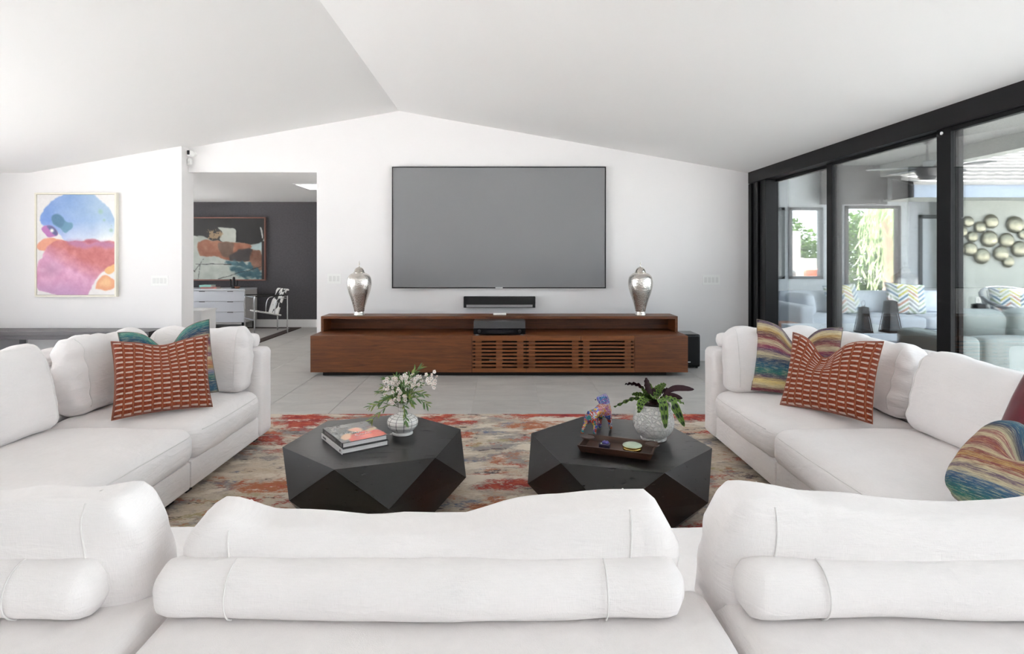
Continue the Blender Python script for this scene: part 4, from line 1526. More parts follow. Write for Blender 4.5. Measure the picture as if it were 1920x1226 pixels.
# the rear end is towards the camera left, the chest towards the back right
dg = thing('dog_figurine', 'glossy graffiti painted dog figurine standing behind the wooden tray', 'figurine', (0.520, 3.185, TT + 0.001))
me = bpy.data.meshes.new('body')
J = {  # joint: position (x, y, z), radius
    'pel': ((-0.040, -0.035, 0.098), 0.026), 'mid': ((0.005, 0.005, 0.104), 0.028), 'che': ((0.052, 0.040, 0.112), 0.035), 'nek': ((0.056, 0.046, 0.142), 0.028),
    'hed': ((0.050, 0.044, 0.174), 0.031), 'muz': ((0.016, 0.040, 0.166), 0.019), 'nos': ((0.010, 0.039, 0.163), 0.011),
    'ea1': ((0.056, 0.026, 0.192), 0.009), 'et1': ((0.064, 0.014, 0.182), 0.005), 'ea2': ((0.060, 0.064, 0.192), 0.009), 'et2': ((0.070, 0.074, 0.182), 0.005),
    'tai': ((-0.052, -0.048, 0.118), 0.008), 'ta2': ((-0.052, -0.052, 0.130), 0.005),
    'hl1': ((-0.056, -0.028, 0.076), 0.021), 'hl2': ((-0.062, -0.026, 0.052), 0.013), 'hl3': ((-0.078, -0.038, 0.030), 0.009), 'hl4': ((-0.086, -0.046, 0.010), 0.010), 'hl5': ((-0.080, -0.040, 0.008), 0.009),
    'hr1': ((-0.022, -0.052, 0.076), 0.021), 'hr2': ((-0.012, -0.050, 0.052), 0.014), 'hr3': ((-0.018, -0.058, 0.030), 0.010), 'hr4': ((-0.020, -0.060, 0.010), 0.010), 'hr5': ((-0.013, -0.054, 0.008), 0.009),
    'fl1': ((0.032, 0.056, 0.080), 0.018), 'fl2': ((0.028, 0.056, 0.045), 0.012), 'fl3': ((0.026, 0.056, 0.012), 0.011), 'fl4': ((0.034, 0.064, 0.009), 0.009),
    'fr1': ((0.074, 0.028, 0.080), 0.018), 'fr2': ((0.080, 0.030, 0.045), 0.012), 'fr3': ((0.084, 0.034, 0.012), 0.011), 'fr4': ((0.092, 0.042, 0.009), 0.009)}
E = [('pel', 'mid'), ('mid', 'che'), ('che', 'nek'), ('nek', 'hed'), ('hed', 'muz'), ('muz', 'nos'), ('hed', 'ea1'), ('ea1', 'et1'), ('hed', 'ea2'), ('ea2', 'et2'), ('pel', 'tai'), ('tai', 'ta2'),
     ('pel', 'hl1'), ('hl1', 'hl2'), ('hl2', 'hl3'), ('hl3', 'hl4'), ('hl4', 'hl5'), ('pel', 'hr1'), ('hr1', 'hr2'), ('hr2', 'hr3'), ('hr3', 'hr4'), ('hr4', 'hr5'),
     ('che', 'fl1'), ('fl1', 'fl2'), ('fl2', 'fl3'), ('fl3', 'fl4'), ('che', 'fr1'), ('fr1', 'fr2'), ('fr2', 'fr3'), ('fr3', 'fr4')]
keys = list(J)
me.from_pydata([J[k_][0] for k_ in keys], [(keys.index(a), keys.index(b)) for a, b in E], [])
ob = mk('body', me, None, dg)
sk_ = ob.modifiers.new('skin', 'SKIN')
sv = me.skin_vertices[0].data
for i, k_ in enumerate(keys):
    r_ = J[k_][1]
    sv[i].radius = (r_, r_)
    sv[i].use_root = (k_ == 'pel')
ss = ob.modifiers.new('subdivision', 'SUBSURF')
ss.levels = ss.render_levels = 2
dgm = bpy.context.evaluated_depsgraph_get()
ev = ob.evaluated_get(dgm)
baked = bpy.data.meshes.new_from_object(ev)
baked.name = 'body'
ob.modifiers.clear()
ob.data = baked
baked.materials.clear()
baked.materials.append(dog_material())
baked.polygons.foreach_set('use_smooth', [True] * len(baked.polygons))
lo = min(v.co.z for v in baked.vertices)
for v in baked.vertices:
    v.co.z -= lo
M_eye = plain('black_gloss', (10, 10, 14), 0.15)
for s in (-1, 1):
    mk('eye', lathe([(0, -0.004), (0.004, 0), (0, 0.004)], 10), M_eye, dg, loc=(0.024, 0.041 + s * 0.014, 0.180 - lo), smooth=180)
mk('nose', lathe([(0, -0.004), (0.005, 0), (0, 0.004)], 10), M_eye, dg, loc=(0.001, 0.038, 0.167 - lo), smooth=180)

# ------------------------------------------------------------------ wooden tray and what lies in it
M_tray = wood('dark_walnut_tray', (40, 26, 20), (84, 58, 44), (2, 18, 18), 0.35)
tr = thing('serving_tray', 'dark wooden tray with flared sides and oval handles on the right table', 'tray', (0.575, 2.870, TT + 0.0005), math.atan2(-0.369, 0.929))
bw, bd, h_, fl_o = 0.166, 0.086, 0.036, 0.014
mk('bottom', bx(-bw, bw, -bd, bd, 0, 0.008, bevel=0.002), M_tray, tr)
def tray_side(a, b, n_):
    """flared wall between base corners a and b with outward direction n_"""
    a, b, n_ = Vector(a), Vector(b), Vector(n_)
    t_ = (b - a).normalized()
    bm = new()
    pts = []
    for p, s in ((a, -1), (b, 1)):
        for (o_, z_, e_) in ((-0.006, 0.002, 0), (0.002, 0.002, 0), (fl_o + 0.002, h_, fl_o), (fl_o - 0.007, h_, fl_o)):
            pts.append(bm.verts.new(p + n_ * o_ + Vector((0, 0, z_)) + t_ * s * e_))
    for q in ((0, 1, 2, 3), (7, 6, 5, 4), (0, 4, 5, 1), (1, 5, 6, 2), (2, 6, 7, 3), (3, 7, 4, 0)):
        bm.faces.new([pts[i] for i in q])
    bmesh.ops.recalc_face_normals(bm, faces=bm.faces[:])
    mk('side_wall', bm, M_tray, tr)
tray_side((-bw, -bd, 0), (bw, -bd, 0), (0, -1, 0))
tray_side((-bw, bd, 0), (bw, bd, 0), (0, 1, 0))
tray_side((-bw, -bd, 0), (-bw, bd, 0), (-1, 0, 0))
tray_side((bw, -bd, 0), (bw, bd, 0), (1, 0, 0))
for s in (-1, 1):
    b = lathe([(0, 0), (0.034, 0.0), (0.036, 0.003), (0.034, 0.006), (0, 0.006)], 24)
    bmesh.ops.scale(b, vec=(1.0, 0.85, 1), verts=b.verts[:])
    mk('handle', b, M_tray, tr, loc=(s * (bw - 0.004), 0.035, h_ + 0.0005), smooth=40)
M_jade = plain('pale_green_enamel', (168, 182, 160), 0.3, var=0.08, vscale=40)
M_gold = plain('polished_gold', (176, 150, 84), 0.22, 1.0)
tn = thing('trinket_box', 'round pale green trinket box with gold rim in the tray', 'trinket box', (0.640, 2.838, TT + 0.0090))
b = lathe(smooth_profile([(0.0, 0.0), (0.030, 0.0), (0.044, 0.006), (0.047, 0.016), (0.043, 0.024)], 4) + [(0.0, 0.024)], 32)
mk('base', b, M_gold, tn, smooth=60)
mk('rim', lathe([(0.040, 0.022), (0.048, 0.023), (0.049, 0.026), (0.048, 0.029), (0.040, 0.030)], 32), M_gold, tn, smooth=40)
mk('lid', lathe([(0.047, 0.0285), (0.046, 0.032), (0.036, 0.0365), (0.018, 0.0385), (0, 0.039)], 32), M_jade, tn, smooth=180)
for k_ in range(3):
    a = k_ * 2 * PI / 3 + 0.5
    mk('foot', lathe([(0, -0.001), (0.006, 0.0), (0.007, 0.005), (0.004, 0.010), (0, 0.010)], 10), M_gold, tn, loc=(0.036 * math.cos(a), 0.036 * math.sin(a), 0.0), smooth=60)
M_ind = plain('indigo_lacquer', (34, 32, 52), 0.35)
M_blu = plain('blue_enamel_petal', (86, 78, 150), 0.35)
jb = thing('keepsake_box', 'small dark keepsake box with a blue flower on its lid, in the tray', 'box', (0.512, 2.886, TT + 0.0090), R(-20))
mk('body', bx(-0.026, 0.026, -0.020, 0.020, 0, 0.017, bevel=0.002), M_ind, jb)
mk('lid', bx(-0.027, 0.027, -0.021, 0.021, 0.017, 0.022, bevel=0.002), M_ind, jb)
for k_ in range(6):
    a = k_ * PI / 3
    b = soft_box(0.016, 0.011, 0.008, 0.004, (5, 5, 4))
    mk('petal', b, M_blu, jb, loc=(0.004 + 0.010 * math.cos(a), 0.006 + 0.010 * math.sin(a), 0.022), rot=(0, R(-15), a), smooth=180)
mk('gem', lathe([(0, 0), (0.005, 0.0), (0.004, 0.004), (0, 0.005)], 8), M_jade, jb, loc=(-0.015, -0.010, 0.022))

# ------------------------------------------------------------------ media console
M_wal = wood('walnut_veneer', (68, 33, 10), (118, 65, 27), (1.1, 15, 15), 0.45)
M_wal2 = wood('walnut_solid', (88, 46, 17), (132, 76, 34), (1.4, 20, 20), 0.45)
M_inside = plain('dark_cabinet_interior', (24, 16, 12), 0.8)
CL, CRt, CY, CYU = -2.117, 2.046, 6.35, 6.68
CZ0, CZ1, CZ2, CBK = 0.046, 0.449, 0.629, 7.0
mc = thing('media_console', 'long low walnut media console with slatted doors under the television', 'media console', ((CL + CRt) / 2, CY, 0))
mk('plinth', bx(CL + 0.12, CRt - 0.22, CY + 0.06, CBK - 0.05, 0.0, CZ0), M_inside, mc, world=True)
def P2(x):
    return (x - VPX) * CY / FPX
xd = [P2(885), P2(987), P2(1089.5), P2(1190)]
b = new()
box(b, CL, CRt, CY + 0.022, CBK, CZ1 - 0.03, CZ1, bevel=0.002)
mk('lower_top', b, M_wal, mc, world=True)
mk('lower_bottom', bx(CL, CRt, CY + 0.022, CBK, CZ0, CZ0 + 0.03), M_wal, mc, world=True)
mk('lower_back', bx(CL + .03, CRt - .03, CBK - 0.02, CBK, CZ0 + 0.03, CZ1 - 0.03), M_inside, mc, world=True)
for xa, xb in ((CL, CL + 0.03), (xd[0] - 0.015, xd[0] + 0.015), (xd[3] - 0.015, xd[3] + 0.015), (CRt - 0.03, CRt)):
    mk('side_panel', bx(xa, xb, CY + 0.022, CBK - 0.02, CZ0 + 0.03, CZ1 - 0.03), M_wal, mc, world=True)
mk('drawer_front', bx(CL, xd[0] - 0.002, CY, CY + 0.022, CZ0, CZ1 - 0.001, bevel=0.0015), M_wal, mc, world=True)
mk('door', bx(xd[3] + 0.002, CRt, CY, CY + 0.022, CZ0, CZ1 - 0.001, bevel=0.0015), M_wal, mc, world=True)
def yz(y):
    return EYE - (y - VPY) * CY / FPX
slat_y = [(640.6 + 6.86 * k_) for k_ in range(8)]          # slot centres
for q in range(3):
    xa, xb = xd[q] + 0.002, xd[q + 1] - 0.002
    d = mk('slatted_door', box(new(), xa, xb, CY + 0.012, CY + 0.022, CZ1 - 0.055, CZ1 - 0.001), M_wal, mc, world=True)
    edges = [yz(628.5 + 1)] + [yz(y) for y in slat_y] + [CZ0]
    for k_ in range(9):
        zt = (CZ1 - 0.001) if k_ == 0 else edges[k_] - 0.009
        zb = CZ0 if k_ == 8 else edges[k_ + 1] + 0.009
        mk('slat', bx(xa, xb, CY, CY + 0.012, zb, zt, bevel=0.001), M_wal2, d, world=True)
    w_ = xb - xa
    posts = {0: (0.115, 0.50, 0.89), 1: (0.10, 0.90), 2: (0.10, 0.88)}[q]
    for f_ in posts:
        x_ = xa + w_ * f_
        mk('door_batten', bx(x_ - 0.035, x_ + 0.035, CY + 0.012, CY + 0.022, CZ0, CZ1 - 0.055), M_wal2, d, world=True)
# open shelf on top
for nm, a in (('shelf_top', (CL + 0.012, CRt - 0.012, CYU, CBK, CZ2 - 0.030, CZ2)), ('shelf_back', (CL + .042, CRt - .042, CBK - 0.018, CBK, CZ1, CZ2 - 0.030)),
              ('shelf_side', (CL + 0.012, CL + 0.042, CYU, CBK, CZ1, CZ2 - 0.030)), ('shelf_side', (CRt - 0.042, CRt - 0.012, CYU, CBK, CZ1, CZ2 - 0.030))):
    mk(nm, bx(*a, bevel=0.0015), M_wal, mc, world=True)
# devices glinting behind the slats
M_dev = plain('black_electronics', (20, 20, 22), 0.3)
M_chrome = plain('chrome', (210, 210, 212), 0.12, 1.0)
for i, (x_, w_, z_, lab) in enumerate(((P2(930), 0.40, 0.09, 'black media player behind the left slatted door'), (P2(1140), 0.42, 0.20, 'black amplifier behind the right slatted door'))):
    dv = thing('media_player', lab, 'electronics', (x_, CY + 0.20, CZ0 + 0.0305))
    mk('body', bx(-w_ / 2, w_ / 2, 0, 0.28, 0.0, z_, bevel=0.004), M_dev, dv)
    mk('front_panel', bx(-w_ / 2, w_ / 2, -0.006, 0, 0.005, z_ - 0.005, bevel=0.002), M_eye, dv)
    mk('display', bx(-0.08, 0.08, -0.008, -0.006, z_ - 0.03, z_ - 0.012), M_chrome, dv)

# receiver on the console
M_recv = plain('charcoal_brushed_metal', (58, 58, 60), 0.35, var=0.06, vscale=60)
rc = thing('av_receiver', 'black audio receiver standing on the media console', 'receiver', (P2(936.5) , 6.40, CZ1))
w0 = 0.288
prism_b = new()
prism(prism_b, [(0.0, 0.012), (0.0, 0.075), (0.05, 0.150), (0.36, 0.150), (0.36, 0.012)], 'x', -w0, w0)
mk('body', prism_b, M_recv, rc)
mk('front_panel', bx(-w0, w0, -0.012, 0.0, 0.012, 0.078, bevel=0.003), M_eye, rc)
mk('display', bx(-0.16, 0.16, -0.0135, -0.012, 0.035, 0.060), plain('dark_display', (26, 28, 34), 0.08), rc)
for s in (-1, 1):
    mk('volume_knob', lathe([(0, 0), (0.018, 0), (0.018, 0.012), (0, 0.014)], 20), M_dev, rc, loc=(s * 0.225, -0.012, 0.045), rot=(R(90), 0, 0), smooth=40)
    for y_ in (0.02, 0.30):
        mk('foot', lathe([(0, 0), (0.022, 0), (0.022, 0.013), (0, 0.013)], 16), M_chrome, rc, loc=(s * 0.25, y_, 0.0), smooth=40)

wb = thing('streaming_box', 'tiny white box lying on the console top under the soundbar', 'box', ((937 - VPX) * 6.85 / FPX, 6.86, CZ2))
mk('body', soft_box(0.155, 0.12, 0.020, 0.008, (12, 10, 4)), M_plate, wb, smooth=180)
mk('front_light', bx(-0.004, 0.004, -0.0612, -0.0590, 0.008, 0.012), M_plate2, wb)

# subwoofer at the right end
sw = thing('subwoofer', 'black subwoofer standing between the console and the right sofa', 'speaker', (2.195, 6.94, 0))
mk('body', soft_box(0.28, 0.34, 0.385, 0.018, (14, 14, 14)), M_eye, sw, loc=(0, 0.02, 0.018), smooth=180)
mk('front_grille', soft_box(0.25, 0.012, 0.345, 0.005, (10, 3, 10)), plain('black_speaker_cloth', (12, 12, 13), 0.9), sw, loc=(0, -0.152, 0.037), smooth=180)
for sx in (-1, 1):
    for sy in (-1, 1):
        mk('foot', lathe([(0, 0), (0.015, 0), (0.018, 0.02), (0, 0.02)], 12), M_dev, sw, loc=(sx * 0.11, 0.02 + sy * 0.12, 0), smooth=40)
mk('badge', bx(-0.02, 0.02, -0.1605, -0.158, 0.075, 0.085), M_chrome, sw)

# ------------------------------------------------------------------ silver vases
def silver_material():
    t = NT('hammered_silver')
    vo = t.n('ShaderNodeTexVoronoi')
    vo.inputs['Scale'].default_value = 70
    t.l(t.coord('Object'), vo.inputs['Vector'])
    n_ = t.noise(t.coord('Object'), 6, 3, 0.5)
    c = t.ramp(n_, [(0.3, (206, 200, 194)), (0.7, (232, 228, 222))])
    t.bsdf(c, 0.27, 1.0, vo.outputs['Distance'], 0.45, 0.004)
    return t.m
M_silver = silver_material()
M_silverp = plain('polished_silver', (208, 202, 194), 0.12, 1.0)
u = 0.000668
prof = smooth_profile([(90, 0), (93, 12), (84, 40), (80, 66), (88, 72), (108, 160), (150, 300), (188, 410), (211, 520), (212, 605), (196, 675), (150, 725), (104, 748)], 4)
prof = [(0, 0)] + [(r_ * u, z_ * u) for r_, z_ in prof] + [(0.0, 748 * u)]
vz = thing('ginger_jar', 'hammered silver lidded vase at the left end of the media console', 'vase', (-1.697, 6.83, CZ2), group='silver vases')
mk('body', lathe(prof, 48), M_silver, vz, smooth=60)
mk('base_ring', lathe([(0.050, 0.0005), (0.0635, 0.0008), (0.0640, 0.006), (0.058, 0.012)], 40), M_silverp, vz, smooth=60)
ld = mk('lid', lathe([(0.0, 0.4985), (0.066, 0.4990), (0.068, 0.504)] + [(r_ * u, z_ * u) for r_, z_ in smooth_profile([(92, 762), (84, 790), (66, 822), (36, 845), (14, 852)], 4)] + [(0, 853 * u)], 40), M_silverp, vz, smooth=60)
mk('finial', lathe([(r_ * u, z_ * u) for r_, z_ in [(14, 851), (8, 862), (7, 890), (13, 900), (13, 908), (6, 918), (4, 940), (2, 958), (0, 962)]], 16), M_silverp, ld, smooth=60)
v2 = copy_tree(vz)
v2.location = (1.637, 6.83, CZ2)
v2.rotation_euler = (0, 0, 1.3)
v2['label'] = 'hammered silver lidded vase at the right end of the media console'

# ------------------------------------------------------------------ television and soundbar
def tv_material():
    t = NT('matte_grey_screen')
    t.bsdf(lin((120, 121, 124)), 0.38, 0, spec=0.5)
    return t.m
TY = 7.24
def tx(x): return (x - VPX) * TY / FPX
def tz(y): return EYE - (y - VPY) * TY / FPX
tv = thing('television', 'very large flat grey television mounted on the white wall', 'television', (tx(935.5), TY, tz(540)))
x0, x1, z0, z1 = tx(735), tx(1136), tz(540.5), tz(312.5)
mk('back_case', bx(x0 + 0.05, x1 - 0.05, TY + 0.012, YB - 0.001, z0 + 0.05, z1 - 0.05), M_dev, tv, world=True)
b = new()
fw = 0.012
for a in ((x0, x1, TY - 0.004, TY + 0.014, z0, z0 + fw), (x0, x1, TY - 0.004, TY + 0.014, z1 - fw, z1), (x0, x0 + fw, TY - 0.004, TY + 0.014, z0 + fw, z1 - fw), (x1 - fw, x1, TY - 0.004, TY + 0.014, z0 + fw, z1 - fw)):
    box(b, *a, bevel=0.001)
mk('bezel', b, M_blackmetal, tv, world=True)
mk('screen', bx(x0 + fw - 0.002, x1 - fw + 0.002, TY, TY + 0.012, z0 + fw - 0.002, z1 - fw + 0.002), tv_material(), tv, world=True)
mk('badge', bx(tx(929), tx(942.5), TY - 0.007, TY - 0.004, z0 - 0.001, z0 + 0.013), M_trimw, tv, world=True)

SBY = 7.20
def sx_(x): return (x - VPX) * SBY / FPX
def sz_(y): return EYE - (y - VPY) * SBY / FPX
sb = thing('soundbar', 'black soundbar mounted on the wall under the television', 'soundbar', (sx_(936.5), SBY, sz_(577)))
mk('body', bx(sx_(869), sx_(1004), SBY, YB - 0.001, sz_(577), sz_(556.3), bevel=0.006), plain('black_fabric_grille', (14, 13, 14), 0.7), sb, world=True)
mk('face_strip', bx(sx_(874.5), sx_(998.5), SBY - 0.004, SBY, sz_(576), sz_(571.3), bevel=0.001), plain('grey_metal_strip', (140, 138, 140), 0.4, 0.0), sb, world=True)

# ------------------------------------------------------------------ watercolour painting on the left wall
M_cream = plain('cream_wood_frame', (232, 228, 214), 0.5)
M_creamd = plain('taupe_frame_side', (186, 178, 164), 0.5)
M_gapd = plain('dark_frame_gap', (112, 98, 84), 0.8)
AY = YA - 0.05
def ax_(x): return (x - VPX) * AY / FPX
def az_(y): return EYE - (y - VPY) * AY / FPX
pa = thing('framed_painting', 'framed watercolour painting of blue, red and pink pools on the left wall', 'painting', (ax_(141), YA, az_(556)))
x0, x1, z0, z1 = ax_(64.5), ax_(217.5), az_(556.5), az_(361.2)
b = new()
fw = 0.020
for a in ((x0, x1, AY, YA - 0.001, z0, z0 + fw), (x0, x1, AY, YA - 0.001, z1 - fw, z1), (x0, x0 + fw, AY, YA - 0.001, z0 + fw, z1 - fw), (x1 - fw, x1, AY, YA - 0.001, z0 + fw, z1 - fw)):
    box(b, *a, bevel=0.001)
mk('frame', b, M_cream, pa, world=True)
mk('frame_gap', bx(x0 + fw, x1 - fw, AY + 0.018, AY + 0.024, z0 + fw, z1 - fw), M_gapd, pa, world=True)
pr = Print(140, 885, 128, 1090, 130, 168, (238, 234, 232))
N1 = fbm(pr.X * 0.006, pr.Y * 0.006, 5)
N2 = fbm(pr.X * 0.02 + 9, pr.Y * 0.02 + 4, 4)
blue = pr.mask([(440, 110), (300, 180), (205, 265), (170, 340), (185, 410), (250, 440), (310, 470), (360, 520), (420, 570), (540, 590), (640, 575), (760, 580), (860, 550), (900, 480), (900, 400), (860, 320), (800, 230), (720, 160), (640, 110)], 9, 22, 0.012)
cb_ = np.stack([110 + 55 * np.clip((pr.X - 200) / 600, 0, 1) + 70 * np.clip((pr.Y - 380) / 190, 0, 1) + 50 * (N1 - .5),
                150 + 45 * np.clip((pr.X - 200) / 600, 0, 1) + 45 * np.clip((pr.Y - 380) / 190, 0, 1) + 40 * (N1 - .5),
                224 + 16 * np.clip((pr.Y - 300) / 250, 0, 1) + 14 * (N1 - .5)], -1)
pr.lay(blue, cb_)
pr.lay(pr.mask([(285, 345), (325, 312), (380, 335), (420, 385), (470, 395), (478, 440), (410, 490), (360, 450), (300, 410)], 8, 10), (92, 146, 176), 0.85)
pr.lay(pr.mask([(285, 345), (325, 312), (370, 330), (405, 385), (370, 440), (310, 410)], 12, 8), (70, 112, 150), 0.55)
for (cx, cy, r_) in ((750, 290, 26), (785, 372, 14), (852, 470, 20), (855, 425, 6)):
    d_ = np.hypot(pr.X - cx, pr.Y - cy)
    pr.lay(np.clip(1.3 - d_ / r_, 0, 1), (150, 196, 176), 0.7)
pr.lay(pr.mask([(145, 605), (220, 545), (330, 550), (385, 572), (300, 605), (240, 645), (210, 672), (150, 650)], 7, 10), (240, 158, 128))
red = pr.mask([(205, 680), (255, 605), (380, 566), (500, 572), (620, 560), (740, 578), (900, 590), (900, 770), (810, 840), (745, 900), (700, 965), (645, 1060), (600, 1110), (360, 1100), (250, 1065), (140, 1015), (146, 790), (190, 730)], 8, 16, 0.012)
g_ = np.clip((pr.Y - 690 + (pr.X - 500) * -0.45 + 90 * (N1 - .5)) / 170, 0, 1)
cr_ = np.stack([212 + 14 * g_ + 34 * (N2 - .5), 118 + 40 * g_ + 44 * (N2 - .5), 118 + 78 * g_ + 40 * (N2 - .5)], -1)
pr.lay(red, cr_)
low = np.clip((pr.Y - 930) / 140, 0, 1) * np.clip((560 - pr.X) / 300 + .6, 0, 1)
pr.lay(red * low, (196, 148, 196), 0.8)
pr.lay(red * np.clip(1.2 - np.hypot((pr.X - 270) / 110, (pr.Y - 850) / 80), 0, 1), (196, 142, 176), 0.7)
pr.lay(pr.mask([(430, 575), (520, 560), (640, 590), (760, 570), (880, 600), (860, 640), (700, 630), (560, 640), (460, 610)], 26, 14), (178, 122, 186), 0.6)
pr.lay(pr.mask([(600, 565), (680, 552), (740, 575), (640, 592)], 10, 8), (186, 92, 118), 0.8)
pr.lay(pr.mask([(180, 458), (215, 425), (280, 430), (340, 490), (328, 522), (260, 537), (218, 510)], 6, 6), (188, 112, 182))
pr.lay(pr.mask([(235, 432), (285, 432), (340, 490), (325, 518), (290, 500)], 10, 6), (84, 98, 146), 0.85)
pr.lay(np.clip(1.4 - np.hypot(pr.X - 283, pr.Y - 472) / 18, 0, 1), (232, 238, 222))
pr.lay(pr.mask([(788, 852), (880, 796), (895, 850), (830, 892)], 7, 6), (246, 188, 122))
pr.lay(pr.mask([(700, 1020), (730, 940), (800, 900), (895, 960), (895, 1010), (820, 1045), (720, 1035)], 8, 8), (244, 166, 122))
pr.lay(pr.mask([(740, 985), (800, 930), (850, 960), (820, 1010)], 26, 8), (250, 206, 140), 0.7)
pr.C += (fbm(pr.X * 0.06, pr.Y * 0.06, 3)[..., None] - 0.5) * 10
lum_ = pr.C.mean(-1, keepdims=True)
pr.C = (pr.C * 0.80 + lum_ * 0.20) * 0.97
gp = 0.004
mk('canvas', pr.mesh('canvas', x0 + fw + gp, x1 - fw - gp, z0 + fw + gp, z1 - fw - gp, AY + 0.010), vcol_mat('watercolour_on_canvas', 0.8, 0.1), pa, world=True)
mk('canvas_board', bx(x0 + fw + gp, x1 - fw - gp, AY + 0.0105, AY + 0.018, z0 + fw + gp, z1 - fw - gp), M_cream, pa, world=True)

# ------------------------------------------------------------------ long floating bench on the left
M_bench = plain('dark_grey_lacquer', (78, 74, 78), 0.35, var=0.05, vscale=4)
M_benchs = plain('pale_grey_lacquer', (150, 149, 152), 0.3)
bh = thing('hearth_bench', 'long dark grey floating bench under the watercolour painting', 'bench', (-5.4, 6.8, 0))
mk('seat_slab', bx(-6.55, -4.18, 6.80, YA - 0.002, 0.385, 0.433, bevel=0.003), M_bench, bh, world=True)
mk('apron', bx(-6.55, -4.20, 6.815, 6.85, 0.338, 0.385, bevel=0.002), M_bench, bh, world=True)
mk('end_cap', bx(-4.185, -4.176, 6.81, YA - 0.002, 0.345, 0.430, bevel=0.001), M_blackmetal, bh, world=True)
mk('support_panel', bx(-6.54, -5.905, 7.04, YA - 0.016, 0.0, 0.338), M_benchs, bh, world=True)

# ------------------------------------------------------------------ den: painting, dresser, chair, rug
EY = DY - 0.045
def ex_(x): return (x - VPX) * EY / FPX
def ez_(y): return EYE - (y - VPY) * EY / FPX
M_rosew = plain('rosewood_frame', (128, 88, 76), 0.45)
pd = thing('framed_painting', 'dark abstract painting in a thin wooden frame on the charcoal den wall', 'painting', (-5.4, DY, ez_(526)))
x0, x1, z0, z1 = -6.55, ex_(497.5), ez_(526), ez_(407)
b = new()
fw = 0.022
for a in ((x0, x1, EY, DY - 0.001, z0, z0 + fw), (x0, x1, EY, DY - 0.001, z1 - fw, z1), (x0, x0 + fw, EY, DY - 0.001, z0 + fw, z1 - fw), (x1 - fw, x1, EY, DY - 0.001, z0 + fw, z1 - fw)):
    box(b, *a, bevel=0.001)
mk('frame', b, M_rosew, pd, world=True)
pxl = 730 - (x1 - x0) / (EY / FPX) / (300 / 1415)
pr = Print(pxl, 730, 140, 680, 200, 108, (24, 22, 22))
N1 = fbm(pr.X * 0.02, pr.Y * 0.02, 5); N2 = fbm(pr.X * 0.012 + 5, pr.Y * 0.05, 4)
W = lambda c, a=30: np.stack([c[i] + a * (N1 - .5) * 2 for i in range(3)], -1)
pr.lay(pr.mask([(pxl - 50, 300), (60, 290), (170, 300), (250, 330), (460, 350), (600, 372), (700, 360), (730, 340), (800, 720), (pxl - 50, 720)], 6, 14), W((198, 206, 196), 24))
pr.lay(pr.mask([(310, 222), (400, 226), (470, 242), (462, 356), (330, 332), (350, 262)], 5, 8), W((206, 212, 200), 14))
pr.lay(pr.mask([(160, 290), (220, 250), (300, 245), (345, 270), (320, 310), (240, 320)], 8, 22, 0.05) * (N1 > 0.45), (190, 156, 112), 0.9)
pr.lay(pr.mask([(135, 345), (270, 335), (460, 355), (600, 372), (622, 470), (590, 522), (500, 516), (400, 506), (300, 480), (150, 466)], 5, 12), W((178, 106, 72), 34))
pr.lay(pr.mask([(320, 356), (452, 362), (424, 470), (344, 466)], 8, 10), W((112, 84, 64), 24), 0.9)
pr.lay(pr.mask([(410, 470), (470, 430), (600, 400), (612, 470), (585, 520), (430, 510)], 10, 16), W((58, 48, 46), 20))
pr.lay(pr.mask([(600, 440), (690, 425), (712, 600), (620, 590)], 10, 16), W((142, 86, 58), 34), 0.9)
pr.lay(pr.mask([(395, 515), (540, 530), (620, 555), (695, 620), (695, 672), (560, 672), (470, 625), (410, 560)], 14, 30, 0.03) * np.clip(N2 * 3 - 0.6, 0, 1), W((52, 104, 118), 30))
pr.lay(pr.mask([(610, 392), (716, 350), (704, 420), (620, 412)], 6, 10), W((186, 210, 212), 20))
pr.lay(pr.mask([(690, 220), (705, 225), (718, 300), (708, 318), (698, 260)], 3, 4), (206, 206, 204))
pr.lay(np.clip((pr.X - 702) / 8, 0, 1) * (pr.Y > 340), (44, 34, 34))
for (ax0, ay0, ax1, ay1, w_) in ((310, 674, 700, 570, 3), (110, 545, 430, 548, 3), (105, 600, 180, 500, 3), (130, 690, 150, 540, 3), (-200, 420, 100, 610, 5)):
    t_ = np.clip(((pr.X - ax0) * (ax1 - ax0) + (pr.Y - ay0) * (ay1 - ay0)) / ((ax1 - ax0) ** 2 + (ay1 - ay0) ** 2), 0, 1)
    d_ = np.hypot(pr.X - ax0 - t_ * (ax1 - ax0), pr.Y - ay0 - t_ * (ay1 - ay0) + 14 * (N2 - .5))
    pr.lay(np.clip(1.4 - d_ / w_, 0, 1), (30, 28, 30), 0.8)
lum_ = pr.C.mean(-1, keepdims=True)
pr.C = (pr.C * 0.85 + lum_ * 0.15) * 0.86
mk('canvas', pr.mesh('canvas', x0 + fw, x1 - fw, z0 + fw, z1 - fw, EY + 0.012), vcol_mat('oil_on_canvas', 0.5, 0.25, 90), pd, world=True)
mk('canvas_board', bx(x0 + fw, x1 - fw, EY + 0.0125, DY - 0.004, z0 + fw, z1 - fw), M_gapd, pd, world=True)

